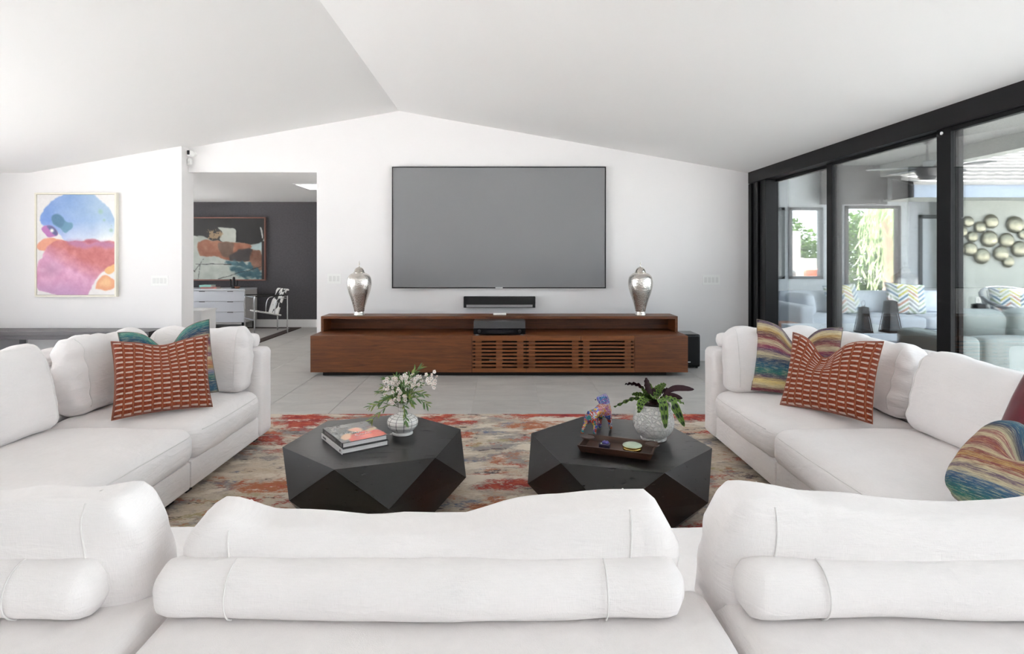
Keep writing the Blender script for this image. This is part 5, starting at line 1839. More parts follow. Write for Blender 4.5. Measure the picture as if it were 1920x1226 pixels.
M_lacq = plain('white_lacquer', (208, 210, 216), 0.3)
M_lacqs = plain('warm_white_lacquer', (198, 196, 194), 0.35)
M_notch = plain('dark_pull_notch', (46, 46, 50), 0.6)
dr = thing('dresser', 'white drawer dresser on dark legs below the abstract painting in the den', 'dresser', (-5.3, 10.11, 0))
XR_, XL_, Yf, Yb = -4.524, -6.40, 10.115, 10.62
Z0, Z1 = 0.155, 0.742
mk('carcass', bx(XL_, XR_, Yf + 0.02, Yb, Z0, Z1 - 0.025, bevel=0.002), M_lacqs, dr, world=True)
mk('top', bx(XL_ - 0.004, XR_ + 0.004, Yf - 0.002, Yb, Z1 - 0.025, Z1, bevel=0.002), M_lacq, dr, world=True)
cols = ((-6.395, -5.495), (-5.485, -4.53))
rows = 3
hh = (Z1 - 0.03 - Z0 - 0.004) / rows
for (xa, xb) in cols:
    for k_ in range(rows):
        za = Z0 + 0.004 + k_ * hh
        d = mk('drawer', bx(xa, xb, Yf, Yf + 0.02, za, za + hh - 0.007, bevel=0.0015), M_lacq, dr, world=True)
        for f_ in (0.22, 0.74):
            xm = xa + (xb - xa) * f_
            mk('pull', bx(xm - 0.05, xm + 0.05, Yf - 0.008, Yf + 0.001, za + hh - 0.016, za + hh - 0.006), M_notch, d, world=True)
mk('leg_rail', bx(XL_ + 0.02, XR_ - 0.02, Yf + 0.02, Yf + 0.05, 0.120, Z0), M_lacqs, dr, world=True)
for xa in (XL_ + 0.02, XR_ - 0.06):
    for ya in (Yf + 0.01, Yb - 0.06):
        mk('leg', bx(xa, xa + 0.04, ya, ya + 0.04, 0.0112, Z0), M_foot if ya > 10.3 else M_blackmetal, dr, world=True)

M_blackcer = plain('matte_black_ceramic', (18, 18, 18), 0.5)
sc_ = thing('cactus_sculpture', 'black cactus shaped sculpture on the white dresser', 'sculpture', (-4.83, 10.36, Z1))
mk('base', lathe([(0, 0), (0.045, 0), (0.045, 0.012), (0, 0.014)], 20), M_blackcer, sc_, smooth=40)
b = new(); tube(b, [(0, 0, 0.01), (0, 0, 0.10), (0, 0, 0.19), (0, 0, 0.205)], [0.022, 0.024, 0.022, 0.010], 14)
mk('trunk', b, M_blackcer, sc_, smooth=60)
for s in (-1, 1):
    P_ = smooth_profile([(0, 0, 0.05), (s * 0.035, 0, 0.038), (s * 0.058, 0, 0.06), (s * 0.060, 0, 0.14 if s < 0 else 0.12), (s * 0.058, 0, 0.165 if s < 0 else 0.14)], 5)
    b = new(); tube(b, P_, [0.014] * (len(P_) - 1) + [0.007], 12)
    mk('branch', b, M_blackcer, sc_, smooth=60)
tb_ = thing('trinket_dish', 'small terracotta dish beside the black cactus sculpture', 'dish', (-4.73, 10.28, Z1))
mk('bowl', lathe([(0, 0), (0.03, 0), (0.045, 0.022), (0.048, 0.036), (0.043, 0.036), (0.03, 0.012), (0, 0.010)], 24), plain('terracotta', (150, 104, 84), 0.7), tb_, smooth=60)
mk('foot_ring', lathe([(0.02, -0.0005), (0.03, 0.0), (0.03, 0.004), (0.02, 0.004)], 24), plain('terracotta_foot', (140, 96, 78), 0.7), tb_, smooth=60)
M_mint = plain('mint_book_cover', (142, 196, 186), 0.5)
M_rose = plain('rose_book_cover', (168, 110, 104), 0.5)
def den_book(label, loc, rz, w, d, h, m):
    t = thing('book', label, 'book', loc, rz, 'books on the white dresser')
    mk('front_cover', bx(-w / 2, w / 2, -d / 2, d / 2, h - 0.004, h), m, t)
    mk('back_cover', bx(-w / 2, w / 2, -d / 2, d / 2, 0, 0.004), m, t)
    mk('spine', bx(-w / 2, w / 2, -d / 2 - 0.003, -d / 2, 0, h), m, t)
    mk('page_block', bx(-w / 2 + 0.005, w / 2 - 0.005, -d / 2, d / 2 - 0.006, 0.004, h - 0.004), M_page, t)
den_book('rose covered book under the mint book on the white dresser', (-5.23, 10.33, Z1), 0.1, 0.27, 0.2, 0.028, M_rose)
den_book('mint covered book on top of the pair on the white dresser', (-5.28, 10.32, Z1 + 0.028), -0.05, 0.21, 0.17, 0.035, M_mint)

pdst = thing('white_cabinet', 'low white cabinet just inside the den doorway', 'cabinet', (-4.35, 7.9, 0))
mk('body', bx(-4.80, -4.155, 7.95, 8.35, 0.05, 0.55, bevel=0.003), M_trimw, pdst, world=True)
mk('top', bx(-4.81, -4.145, 7.94, 8.36, 0.55, 0.575, bevel=0.002), M_trimw, pdst, world=True)
mk('plinth', bx(-4.77, -4.19, 7.97, 8.33, 0.0102, 0.05), M_plate2, pdst, world=True)

M_denrug = plain('pale_grey_woven_rug', (172, 168, 164), 0.95, var=0.08, vscale=30, bump=0.5, bscale=240)
M_denrugb = plain('brown_rug_binding', (62, 48, 44), 0.95, bump=0.4, bscale=240)
dru = thing('den_rug', 'pale grey woven rug with dark brown border in the den', 'rug', (-5.2, 9.4, 0))
mk('field', bx(-6.9, -3.85, 7.75, 10.45, 0.0005, 0.010), M_denrug, dru, world=True)
mk('border', bx(-3.85, -3.70, 7.60, 10.60, 0.0005, 0.011), M_denrugb, dru, world=True)
mk('border', bx(-6.9, -3.85, 10.45, 10.60, 0.0005, 0.011), M_denrugb, dru, world=True)
mk('border', bx(-6.9, -3.85, 7.60, 7.75, 0.0005, 0.011), M_denrugb, dru, world=True)

# tubular steel sling chair with cowhide
def hide_material():
    t = NT('black_white_cowhide')
    n_ = t.noise(t.coord('Object', loc=(3, 1, 0)), 5.5, 3, 0.5, 0.6)
    c = t.ramp(n_, [(0.53, (226, 224, 220)), (0.56, (26, 20, 20))])
    t.bsdf(c, 0.7, 0, t.noise(t.coord('Object'), 160, 2, 0.6), 0.3, 0.003)
    return t.m
M_hide = hide_material()
M_strap = plain('black_leather_strap', (26, 22, 22), 0.5)
ff = Vector((-4.41, 9.86)); fn = Vector((-4.09, 9.50)); bf = Vector((-3.97, 10.17)); bn = Vector((-3.68, 9.86))
ch = thing('sling_chair', 'tubular chrome armchair with cowhide seat and back in the den', 'chair', (-4.04, 9.85, 0.0105))
def L3(p, z): return (p.x, p.y, z)
AZ = 0.655
for p, q, nm in ((ff, bf, 'side_frame'), (fn, bn, 'side_frame')):
    b = new()
    pts = smooth_profile([L3(p, 0.012), L3(p, 0.30), L3(p, AZ - 0.05), L3(p.lerp(q, 0.03), AZ - 0.008)], 4)
    tube(b, pts, 0.0125, 10)
    mk('leg', b, M_chrome, ch, world=True, smooth=60)
    b = new()
    tube(b, [L3(q, 0.012), L3(q, 0.30), L3(q, AZ - 0.012)], 0.0125, 10)
    mk('leg', b, M_chrome, ch, world=True, smooth=60)
    b = new()
    tube(b, [L3(p.lerp(q, 0.02), AZ), L3(p.lerp(q, 0.5), AZ), L3(q, AZ)], 0.011, 10)
    mk('arm_strap', b, M_strap, ch, world=True, smooth=60)
for p, q, z in ((ff, fn, 0.26), (ff, fn, AZ - 0.012), (bf, bn, AZ - 0.02)):
    b = new(); tube(b, [L3(p, z), L3(q, z)], 0.011, 10)
    mk('cross_bar', b, M_chrome, ch, world=True, smooth=60)
# seat sling: from the front bar sloping down to the back
def sling(name, pts, w, th, mat, da):
    """a band of hide following a side profile; da is the sideways direction"""
    b = new()
    P_ = [Vector(p) for p in smooth_profile(pts, 6)]
    rows = []
    for i, p in enumerate(P_):
        d = (P_[min(i + 1, len(P_) - 1)] - P_[max(i - 1, 0)]).normalized()
        n_ = d.cross(da).normalized()
        rows.append([b.verts.new(p - da * w / 2 + n_ * th / 2), b.verts.new(p + da * w / 2 + n_ * th / 2), b.verts.new(p + da * w / 2 - n_ * th / 2), b.verts.new(p - da * w / 2 - n_ * th / 2)])
    b.faces.new(rows[0]); b.faces.new(rows[-1][::-1])
    for i in range(len(rows) - 1):
        for k_ in range(4):
            b.faces.new((rows[i][k_], rows[i + 1][k_], rows[i + 1][(k_ + 1) % 4], rows[i][(k_ + 1) % 4]))
    bmesh.ops.recalc_face_normals(b, faces=b.faces[:])
    mk(name, b, mat, ch, world=True, smooth=50)
fm, bmid = (ff + fn) / 2, (bf + bn) / 2
side = Vector((fn.x - ff.x, fn.y - ff.y, 0)).normalized()
mid_ = lambda k_, z: (fm.x + (bmid.x - fm.x) * k_, fm.y + (bmid.y - fm.y) * k_, z)
sling('seat', [mid_(0.10, 0.40), mid_(0.45, 0.36), mid_(0.82, 0.315)], 0.42, 0.022, M_hide, side)
sling('backrest', [mid_(0.72, 0.34), mid_(0.82, 0.52), mid_(0.98, 0.735), mid_(1.06, 0.735)], 0.42, 0.022, M_hide, side)
for s in (-1, 1):
    o_ = side * (0.21 * s)
    b = new()
    tube(b, [tuple(Vector(mid_(0.08, 0.40)) + o_), tuple(Vector(mid_(0.80, 0.31)) + o_)], 0.010, 8)
    mk('seat_rail', b, M_chrome, ch, world=True, smooth=60)
    b = new()
    tube(b, smooth_profile([tuple(Vector(mid_(0.62, 0.34)) + o_), tuple(Vector(mid_(0.64, 0.50)) + o_), tuple(Vector(mid_(0.74, 0.60)) + o_), tuple(Vector(mid_(0.98, 0.60)) + o_)], 5), 0.008, 8)
    mk('back_bracket', b, M_chrome, ch, world=True, smooth=60)

# ------------------------------------------------------------------ outside: ground, patio, neighbouring wing
gd = struct('ground', bx(-40, 45, -40, 45, -0.30, -0.13), M_pave, 'pale concrete paving around the house')
struct('patio_floor', bx(XS + 0.2, 13.0, -6.0, 10.6, -0.13, -0.02), plain('grey_patio_paving', (170, 170, 170), 0.8, var=0.05, vscale=3), 'grey paved patio floor')
# stucco wall of the breezeway at the end of the patio with window openings and a tall doorway
WY = 10.6
def wx(x): return (x - VPX) * WY / FPX
def wz(y): return EYE - (y - VPY) * WY / FPX
bm = new()
ops = [(wx(1436), wx(1470), 0.9, wz(389)), (wx(1478), wx(1542), 0.9, wz(389)), (wx(1583), wx(1687), 0.0, wz(386))]
xs = XS
for (a, b, z0, z1) in ops:
    if a > xs:
        box(bm, xs, a, WY, WY + 0.16, 0, 3.2)
    if z0 > 0:
        box(bm, a, b, WY, WY + 0.16, 0, z0)
    box(bm, a, b, WY, WY + 0.16, z1, 3.2)
    xs = b
box(bm, xs, wx(1775), WY, WY + 0.16, 0, 3.2)
struct('wall_patio_end', bm, M_stucco, 'grey stucco wall at the end of the patio')
M_bronze = plain('bronze_window_frame', (84, 88, 90), 0.5)
M_bronzed = plain('dark_bronze_frame', (58, 54, 54), 0.5)
for q, (a, b, z0, z1) in enumerate(ops):
    w = struct('window_%d' % (7 + q), bx(a + .02, b - .02, WY + 0.05, WY + 0.058, z0 + 0.02, z1 - 0.02), glass_mat('window_glass_%d' % q, (0.93, 0.95, 0.95), 0.5), 'glazed opening in the patio end wall')
    f = new()
    for (xa, xb) in ((a, a + 0.06), (b - 0.06, b)):
        box(f, xa, xb, WY - 0.03, WY + 0.09, z0, z1)
    box(f, a, b, WY - 0.03, WY + 0.09, z1 - 0.05, z1)
    if z0 > 0:
        box(f, a, b, WY - 0.03, WY + 0.09, z0, z0 + 0.05)
    mk('window_frame', f, M_bronze if q < 2 else M_bronzed, w)
# white door on the stucco wall
dd = struct('door_7', bx(wx(1726), wx(1775), WY - 0.03, WY, 0.0, wz(410), bevel=0.003), plain('pale_door_paint', (212, 218, 224), 0.5), 'pale door in the patio end wall')
mk('door_frame', box(box(new(), wx(1721), wx(1726), WY - 0.05, WY, 0, wz(403)), wx(1721), wx(1775), WY - 0.05, WY, wz(410), wz(403)), M_bronze, dd)
struct('wall_house_side', bx(XS + 0.12, XS + 0.24, YB, WY, 0, 3.2), M_stucco, 'stucco side wall of the house')
# wing with the disc wall and its tiled roof
VY = 10.2
struct('wall_wing', bx((1770 - VPX) * VY / FPX, 13.5, VY, VY + 0.15, 0, 2.45), M_stucco2, 'sage grey stucco wall of the neighbouring wing')
M_fascia = plain('blue_grey_fascia', (140, 150, 164), 0.6)
EX0 = (1712 - VPX) * 9.6 / FPX
ro = thing('tiled_roof', 'pale tiled roof with blue grey fascia over the disc wall', 'roof', (10, 9.6, 2.3))
mk('fascia', bx(EX0, 13.5, 9.58, 9.62, 2.30, 2.52), M_fascia, ro, world=True)
mk('soffit', bx(EX0, 13.5, 9.62, VY + 0.2, 2.30, 2.33), M_stucco2, ro, world=True)
b = new(); prism(b, [(9.60, 2.30), (9.60, 2.50), (10.1, 2.66), (10.1, 2.30)], 'x', EX0 - 0.02, EX0)
mk('gable_board', b, M_bronzed, ro, world=True)
M_rtile = plain('pale_concrete_roof_tile', (150, 146, 142), 0.8, var=0.06, vscale=5)
for k_ in range(14):
    y_ = 9.55 + k_ * 0.30
    z_ = 2.50 + k_ * 0.30 * 0.36
    b = new()
    nseg = 46
    vs = []
    for s in range(nseg + 1):
        x_ = EX0 - 0.03 + (13.5 - EX0) * s / nseg
        wob = 0.012 * (s % 2)
        vs.append((b.verts.new((x_, y_, z_ + 0.055 + wob)), b.verts.new((x_, y_ + 0.36, z_ + 0.13 + wob)), b.verts.new((x_, y_, z_ + 0.005)), b.verts.new((x_, y_ + 0.36, z_ + 0.10))))
    for s in range(nseg):
        a, c = vs[s], vs[s + 1]
        b.faces.new((a[0], c[0], c[1], a[1])); b.faces.new((a[2], c[2], c[0], a[0])); b.faces.new((a[3], c[3], c[2], a[2])); b.faces.new((a[1], c[1], c[3], a[3]))
    bmesh.ops.recalc_face_normals(b, faces=b.faces[:])
    mk('tile_course', b, M_rtile, ro, world=True)

# patio roof with an edge beam and posts
struct('ceiling_patio', bx(XS + 0.16, 7.0, 5.6, WY, 2.95, 3.10), M_patiowood, 'grey painted patio ceiling')
struct('trim_4', bx(6.78, 7.0, 5.6, WY, 2.74, 2.95), M_stucco2, 'pale edge beam of the patio roof')
struct('trim_5', bx(XS + 0.16, XS + 0.30, -7.5, WY, 2.38, 2.95), M_stucco, 'stucco band above the sliding doors')

# ------------------------------------------------------------------ patio furniture
M_outf = linen('pale_grey_outdoor_fabric', (206, 212, 220), fold=0.12)
M_outg = linen('sage_grey_outdoor_fabric', (158, 164, 160), fold=0.12)
def part_soft(name, t, cx, cy, z, w, d, h, r, m, rot=None, crown=(0, 0, 0), amp=0.006, seed=0, n=(16, 10, 10)):
    b = soft_box(w, d, h, r, n, crown=crown, amp=amp, freq=4, seed=seed)
    return mk(name, b, m, t, loc=(cx, cy, z), rot=rot, smooth=180)
so = thing('outdoor_sofa', 'pale blue grey outdoor sofa in front of the glazed doorway', 'sofa', (5.9, 9.4, -0.02))
part_soft('base', so, 0.2, 0.0, 0.05, 2.9, 0.9, 0.15, 0.03, M_outf)
for i, cx in enumerate((-0.75, 0.22, 1.18)):
    part_soft('seat_cushion', so, cx, -0.04, 0.20, 0.96, 0.84, 0.19, 0.05, M_outf, crown=(0, 0, 0.02), seed=i)
    part_soft('back_cushion', so, cx, 0.34, 0.38, 0.94, 0.20, 0.38, 0.07, M_outf, rot=(R(-8), 0, 0), crown=(0, 0.03, 0), seed=i + 4)
part_soft('back_frame', so, 0.2, 0.50, 0.05, 2.9, 0.14, 0.62, 0.04, M_outf)
part_soft('arm', so, -1.35, -0.12, 0.05, 0.24, 1.14, 0.55, 0.05, M_outf)
part_soft('side_back', so, -1.36, -0.75, 0.05, 0.22, 0.16, 0.55, 0.05, M_outf)
part_soft('side_cushion', so, -0.98, 0.12, 0.38, 0.20, 0.62, 0.36, 0.08, M_outf, rot=(0, R(-10), R(12)), seed=9)
for sx in (-1.3, 1.6):
    for sy in (-0.4, 0.4):
        mk('foot', bx(sx - .03, sx + .03, sy - .03, sy + .03, 0, 0.06), M_foot, so)
def chevron_material(name, seed):
    t = NT(name)
    tc = t.n('ShaderNodeTexCoord')
    sp = t.n('ShaderNodeSeparateXYZ')
    t.l(tc.outputs['UV'], sp.inputs[0])
    u_ = t.math('MULTIPLY', sp.outputs[0], 4.0)
    v_ = t.math('MULTIPLY', sp.outputs[1], 7.0)
    z_ = t.math('PINGPONG', u_, 1.0)
    s_ = t.math('ADD', v_, t.math('MULTIPLY', z_, 1.6))
    k_ = t.math('FLOOR', s_)
    f_ = t.math('FRACT', s_)
    wn_ = t.n('ShaderNodeTexWhiteNoise', noise_dimensions='2D')
    cm = t.n('ShaderNodeCombineXYZ')
    t.l(k_, cm.inputs[0]); t.l(t.math('FLOOR', u_), cm.inputs[1])
    cm.inputs[2].default_value = seed
    t.l(cm.outputs[0], wn_.inputs['Vector'])
    pal = t.ramp(wn_.outputs['Value'], [(0, (120, 134, 150)), (0.2, (206, 196, 110)), (0.4, (164, 176, 150)), (0.6, (196, 150, 130)), (0.75, (110, 140, 160)), (0.9, (160, 160, 164))], 'CONSTANT')
    c = t.mix(t.math('GREATER_THAN', f_, 0.52), pal, lin((228, 228, 226)))
    t.bsdf(c, 0.85, 0)
    return t.m
M_chev = chevron_material('chevron_print_fabric', 1.0)
M_chev2 = chevron_material('chevron_print_fabric_b', 5.0)
throw('throw_pillow', 'chevron print pillow at the left on the outdoor sofa, behind the small lantern', 'pillow', M_chev, M_chev, (5.62, 9.42, 0.37), R(6), R(16), 0.58, 0.50, 0.18, roll=R(-4), pinch=0.05, seed=21)
throw('throw_pillow', 'chevron print pillow at the right on the outdoor sofa, behind the tall lantern', 'pillow', M_chev2, M_chev2, (6.60, 9.40, 0.37), R(-6), R(16), 0.62, 0.52, 0.18, roll=R(4), pinch=0.05, seed=22)

so2 = thing('outdoor_sofa', 'sage grey outdoor corner sofa close behind the sliding glass', 'sofa', (5.0, 5.1, -0.02))
def w2(x0, x1, y0, y1, z0, z1, nm, r=0.05, m=M_outg, rot=None, crown=(0, 0, 0), seed=0):
    b = soft_box(x1 - x0, y1 - y0, z1 - z0, r, (18, 12, 10), crown=crown, amp=0.006, freq=4, seed=seed)
    return mk(nm, b, m, so2, loc=((x0 + x1) / 2 - 5.0, (y0 + y1) / 2 - 5.1, z0), rot=rot, smooth=180)
w2(3.82, 4.06, 4.86, 5.62, 0.05, 0.66, 'arm', 0.06)
w2(4.075, 5.35, 4.86, 5.10, 0.05, 0.655, 'back_frame', 0.045, seed=1)
w2(5.36, 6.7, 4.86, 5.10, 0.05, 0.655, 'back_frame', 0.045, seed=2)
w2(4.08, 6.7, 5.12, 5.95, 0.05, 0.22, 'base', 0.03)
w2(4.08, 5.3, 5.12, 5.97, 0.22, 0.42, 'seat_cushion', 0.05, crown=(0, 0, .02), seed=3)
w2(5.31, 6.7, 5.12, 5.97, 0.22, 0.42, 'seat_cushion', 0.05, crown=(0, 0, .02), seed=4)
w2(4.12, 4.545, 5.20, 5.42, 0.44, 0.865, 'back_cushion', 0.08, rot=(R(8), 0, R(-10)), crown=(0, .03, 0), seed=5)
w2(4.50, 5.35, 5.08, 5.28, 0.44, 0.885, 'back_cushion', 0.08, rot=(R(6), 0, 0), crown=(0, .03, 0), seed=6)
w2(5.42, 6.5, 5.12, 5.32, 0.44, 0.87, 'back_cushion', 0.08, rot=(R(6), 0, 0), crown=(0, .03, 0), seed=7)
for x_ in (4.2, 6.6):
    for y_ in (4.95, 5.85):
        mk('foot', bx(x_ - 5.03, x_ - 4.97, y_ - 5.13, y_ - 5.07, 0, 0.06), M_foot, so2)

ot = thing('outdoor_table', 'low white outdoor coffee table carrying two black lanterns', 'table', (4.45, 7.4, -0.02))
M_whitestone = plain('white_stone', (214, 220, 228), 0.4)
mk('table_top', bx(-0.62, 0.62, -0.52, 0.52, 0.33, 0.42, bevel=0.006), M_whitestone, ot)
mk('apron', bx(-0.58, 0.58, -0.48, 0.48, 0.22, 0.33), M_whitestone, ot)
for sx in (-.5, .5):
    for sy in (-.4, .4):
        mk('leg', bx(sx - .05, sx + .05, sy - .05, sy + .05, 0, 0.22), M_blackmetal, ot)
def lantern(label, loc, w, h):
    t = thing('lantern', label, 'lantern', loc, 0.12, 'black patio lanterns')
    def frus(w0, w1, z0, z1, nm, m):
        b = new()
        a = [b.verts.new((sx * w0, sy * w0, z0)) for sx, sy in ((-1, -1), (1, -1), (1, 1), (-1, 1))]
        c = [b.verts.new((sx * w1, sy * w1, z1)) for sx, sy in ((-1, -1), (1, -1), (1, 1), (-1, 1))]
        b.faces.new(a[::-1]); b.faces.new(c)
        for i in range(4):
            b.faces.new((a[i], a[(i + 1) % 4], c[(i + 1) % 4], c[i]))
        mk(nm, b, m, t)
    frus(w / 2, w / 2 * 0.97, 0, h * 0.06, 'base', M_blackmetal)
    frus(w / 2 * 0.80, w / 2 * 0.52, h * 0.07, h * 0.60, 'glass_body', M_lant)
    frus(w / 2 * 0.66, w / 2 * 0.55, h * 0.60, h * 0.92, 'hood', M_blackmetal)
    frus(w / 2 * 0.60, w / 2 * 0.10, h * 0.92, h * 0.96, 'cap', M_blackmetal)
    for sx in (-1, 1):
        for sy in (-1, 1):
            b = new()
            tube(b, [(sx * w / 2 * 0.92, sy * w / 2 * 0.92, h * 0.05), (sx * w / 2 * 0.60, sy * w / 2 * 0.60, h * 0.62)], 0.006, 6)
            mk('corner_post', b, M_blackmetal, t)
    b = new()
    tube(b, [(0.025 * math.cos(a), 0, h * 0.96 + 0.035 + 0.035 * math.sin(a)) for a in np.linspace(0, 2 * PI, 16, endpoint=False)], 0.003, 6, closed=True)
    mk('ring_handle', b, M_chrome, t)
M_lant = plain('smoked_glass', (52, 56, 60), 0.1)
lantern('smaller black lantern on the white outdoor table', (4.385, 7.0, 0.40), 0.15, 0.33)
lantern('taller black lantern on the white outdoor table', (4.715, 7.0, 0.40), 0.18, 0.41)
lantern('black lantern seen between the sage sofa cushions and the disc wall', (5.78, 7.0, 0.40), 0.17, 0.37)
stb = thing('side_table', 'small grey side table behind the sage outdoor sofa', 'table', (5.85, 7.0, -0.02))
mk('table_top', bx(-0.30, 0.55, -0.25, 0.25, 0.39, 0.42, bevel=0.003), M_bronze, stb)
for sx in (-.26, .50):
    for sy in (-.2, .2):
        mk('leg', bx(sx - .02, sx + .02, sy - .02, sy + .02, 0, 0.39), M_bronze, stb)
wt = thing('wooden_crate', 'reddish wooden side table beside the outdoor sofa arm', 'side table', (4.14, 8.5, -0.02))
M_cedar = wood('cedar_wood', (140, 100, 84), (178, 132, 112), (4, 4, 20), 0.6)
mk('table_top', bx(-0.17, 0.17, -0.17, 0.17, 0.34, 0.37, bevel=0.003), M_cedar, wt)
mk('body', bx(-0.155, 0.155, -0.155, 0.155, 0.0, 0.34, bevel=0.003), M_cedar, wt)

# round wicker chair with pillows
M_wick = plain('grey_wicker', (150, 152, 154), 0.7, var=0.3, vscale=60, bump=0.8, bscale=90, bdist=0.01)
wc = thing('wicker_chair', 'round grey wicker lounge chair at the right picture edge', 'chair', (6.98, 7.6, -0.02))
nb_ = 26
for k_ in range(nb_):
    a = 2 * PI * k_ / nb_
    hgt = 0.62 + 0.28 * (math.sin(a) * 0.5 + 0.5) ** 1.5
    b = new()
    tube(b, smooth_profile([(0.30 * math.cos(a), 0.30 * math.sin(a), 0.34), (0.42 * math.cos(a), 0.42 * math.sin(a), 0.45), (0.52 * math.cos(a), 0.52 * math.sin(a), hgt)], 5), 0.011, 5)
    mk('cane', b, M_wick, wc, smooth=60)
b = new()
tube(b, [(0.52 * math.cos(a), 0.52 * math.sin(a), 0.62 + 0.28 * (math.sin(a) * 0.5 + 0.5) ** 1.5) for a in np.linspace(0, 2 * PI, 40, endpoint=False)], 0.026, 8, closed=True)
mk('top_rail', b, M_wick, wc, smooth=60)
for r_, z_ in ((0.31, 0.34), (0.43, 0.46), (0.48, 0.54)):
    b = new()
    tube(b, [(r_ * math.cos(a), r_ * math.sin(a), z_) for a in np.linspace(0, 2 * PI, 32, endpoint=False)], 0.013, 6, closed=True)
    mk('woven_band', b, M_wick, wc, smooth=60)
mk('seat_cushion', soft_box(0.74, 0.74, 0.14, 0.06, (14, 14, 6)), M_outg, wc, loc=(0, 0, 0.36), smooth=180)
for k_ in range(4):
    a = PI / 4 + k_ * PI / 2
    b = new(); tube(b, [(0.30 * math.cos(a), 0.30 * math.sin(a), 0.35), (0.36 * math.cos(a), 0.36 * math.sin(a), 0.0)], 0.02, 8)
    mk('leg', b, M_wick, wc, smooth=60)
throw('throw_pillow', 'chevron print pillow standing in the wicker chair', 'pillow', M_chev, M_chev, (6.72, 7.62, 0.50), R(-30), R(18), 0.42, 0.42, 0.16, seed=31)
throw('throw_pillow', 'pale yellow pillow in the wicker chair', 'pillow', plain('pale_yellow_fabric', (206, 208, 176), 0.85), M_outg, (7.16, 7.50, 0.50), R(20), R(20), 0.38, 0.40, 0.16, seed=32)

# brushed metal wall discs
def disc_material():
    t = NT('brushed_champagne_metal')
    n_ = t.noise(t.coord('Object', scale=(1, 1, 26)), 5, 3, 0.6)
    c = t.ramp(n_, [(0.3, (112, 110, 96)), (0.7, (150, 147, 128))])
    t.bsdf(c, t.math('MULTIPLY_ADD', n_, 0.12, 0.30), 1.0)
    return t.m
M_disc = disc_material()
discs = [(958, 603, 23, 'small one at the upper left'), (1006, 626, 24, 'between the two topmost left discs'), (1052, 602, 30, 'topmost of the middle'), (927, 643, 27, 'touching the door stile, upper one'),
         (975, 665, 23, 'small one left of the large centre disc'), (1044, 674, 35, 'the large centre one'), (1150, 615, 35, 'the large one at the upper right'), (1115, 680, 31, 'right of the large centre disc'),
         (965, 716, 29, 'lower left one'), (910, 720, 31, 'touching the door stile, lower one'), (1014, 745, 33, 'the large lowest one'), (1092, 734, 32, 'lower middle right one'),
         (1168, 716, 34, 'large one at the lower right edge'), (1122, 767, 25, 'small lowest right one'), (1184, 655, 22, 'small one at the right picture edge')]
DYW = VY - 0.06
for (cx, cy, r_, where) in discs:
    px = 1380 + cx * 540 / 1182; py = 140 + cy * 560 / 1226
    rad = r_ * 0.4569 * DYW / FPX
    t = thing('wall_disc', 'domed champagne metal wall disc, ' + where, 'wall decor', ((px - VPX) * DYW / FPX, VY, EYE - (py - VPY) * DYW / FPX), group='metal discs on the outdoor wall')
    prof = [(0, 0.065)] + [(rad * math.sin(a), 0.03 + 0.45 * rad * math.cos(a)) for a in np.linspace(0.12, PI / 2, 8)] + [(rad * 0.96, 0.02), (0.02, 0.018)]
    prof[0] = (0, 0.03 + 0.45 * rad)
    mk('dome', lathe(prof, 28), M_disc, t, rot=(R(90), 0, 0), smooth=60)
    mk('standoff', lathe([(0, 0), (0.02, 0), (0.02, 0.03), (0, 0.03)], 10), M_bronzed, t, rot=(R(90), 0, 0))

# outdoor television under the patio roof
ov = thing('outdoor_television', 'dark outdoor television hung high on the patio wall', 'television', (6.0, WY, 2.2))
OY = 10.35
def ox(x): return (x - VPX) * OY / FPX
def oz(y): return EYE - (y - VPY) * OY / FPX
mk('case', bx(ox(1540), ox(1664), OY, OY + 0.07, oz(383), oz(303), bevel=0.004), M_bronzed, ov, world=True)
mk('screen', bx(ox(1542), ox(1662.5), OY - 0.004, OY, oz(381.5), oz(305)), plain('grey_glossy_screen', (62, 60, 58), 0.3, spec=0.3), ov, world=True)
mk('wall_mount', bx(ox(1585), ox(1620), OY + 0.07, WY, oz(360), oz(320)), M_bronzed, ov, world=True)

# ceiling fan
fn_ = thing('ceiling_fan', 'grey ceiling fan hanging on a long rod from the patio roof', 'ceiling fan', (5.90, 8.0, 2.95))
mk('canopy', lathe([(0, -0.08), (0.03, -0.08), (0.075, -0.02), (0.08, -0.001), (0, -0.001)], 24), M_bronzed, fn_, smooth=50)
b = new(); tube(b, [(0, 0, -0.05), (0, 0, -0.36)], 0.014, 10)
mk('rod', b, M_bronzed, fn_, smooth=60)
mk('motor_housing', lathe([(0, -0.34), (0.05, -0.345), (0.10, -0.37), (0.15, -0.41), (0.15, -0.45), (0.12, -0.50), (0.12, -0.52), (0.08, -0.56), (0, -0.57)], 28), M_bronzed, fn_, smooth=40)
for k_ in range(5):
    a = R(20) + k_ * 2 * PI / 5
    b = new()
    prism(b, [(0.12, -0.045), (0.25, -0.06), (0.70, -0.075), (0.74, -0.05), (0.74, 0.05), (0.70, 0.075), (0.25, 0.06), (0.12, 0.045)], 'z', -0.405, -0.395)
    mk('blade', b, M_bronze, fn_, rot=(0, 0, a))

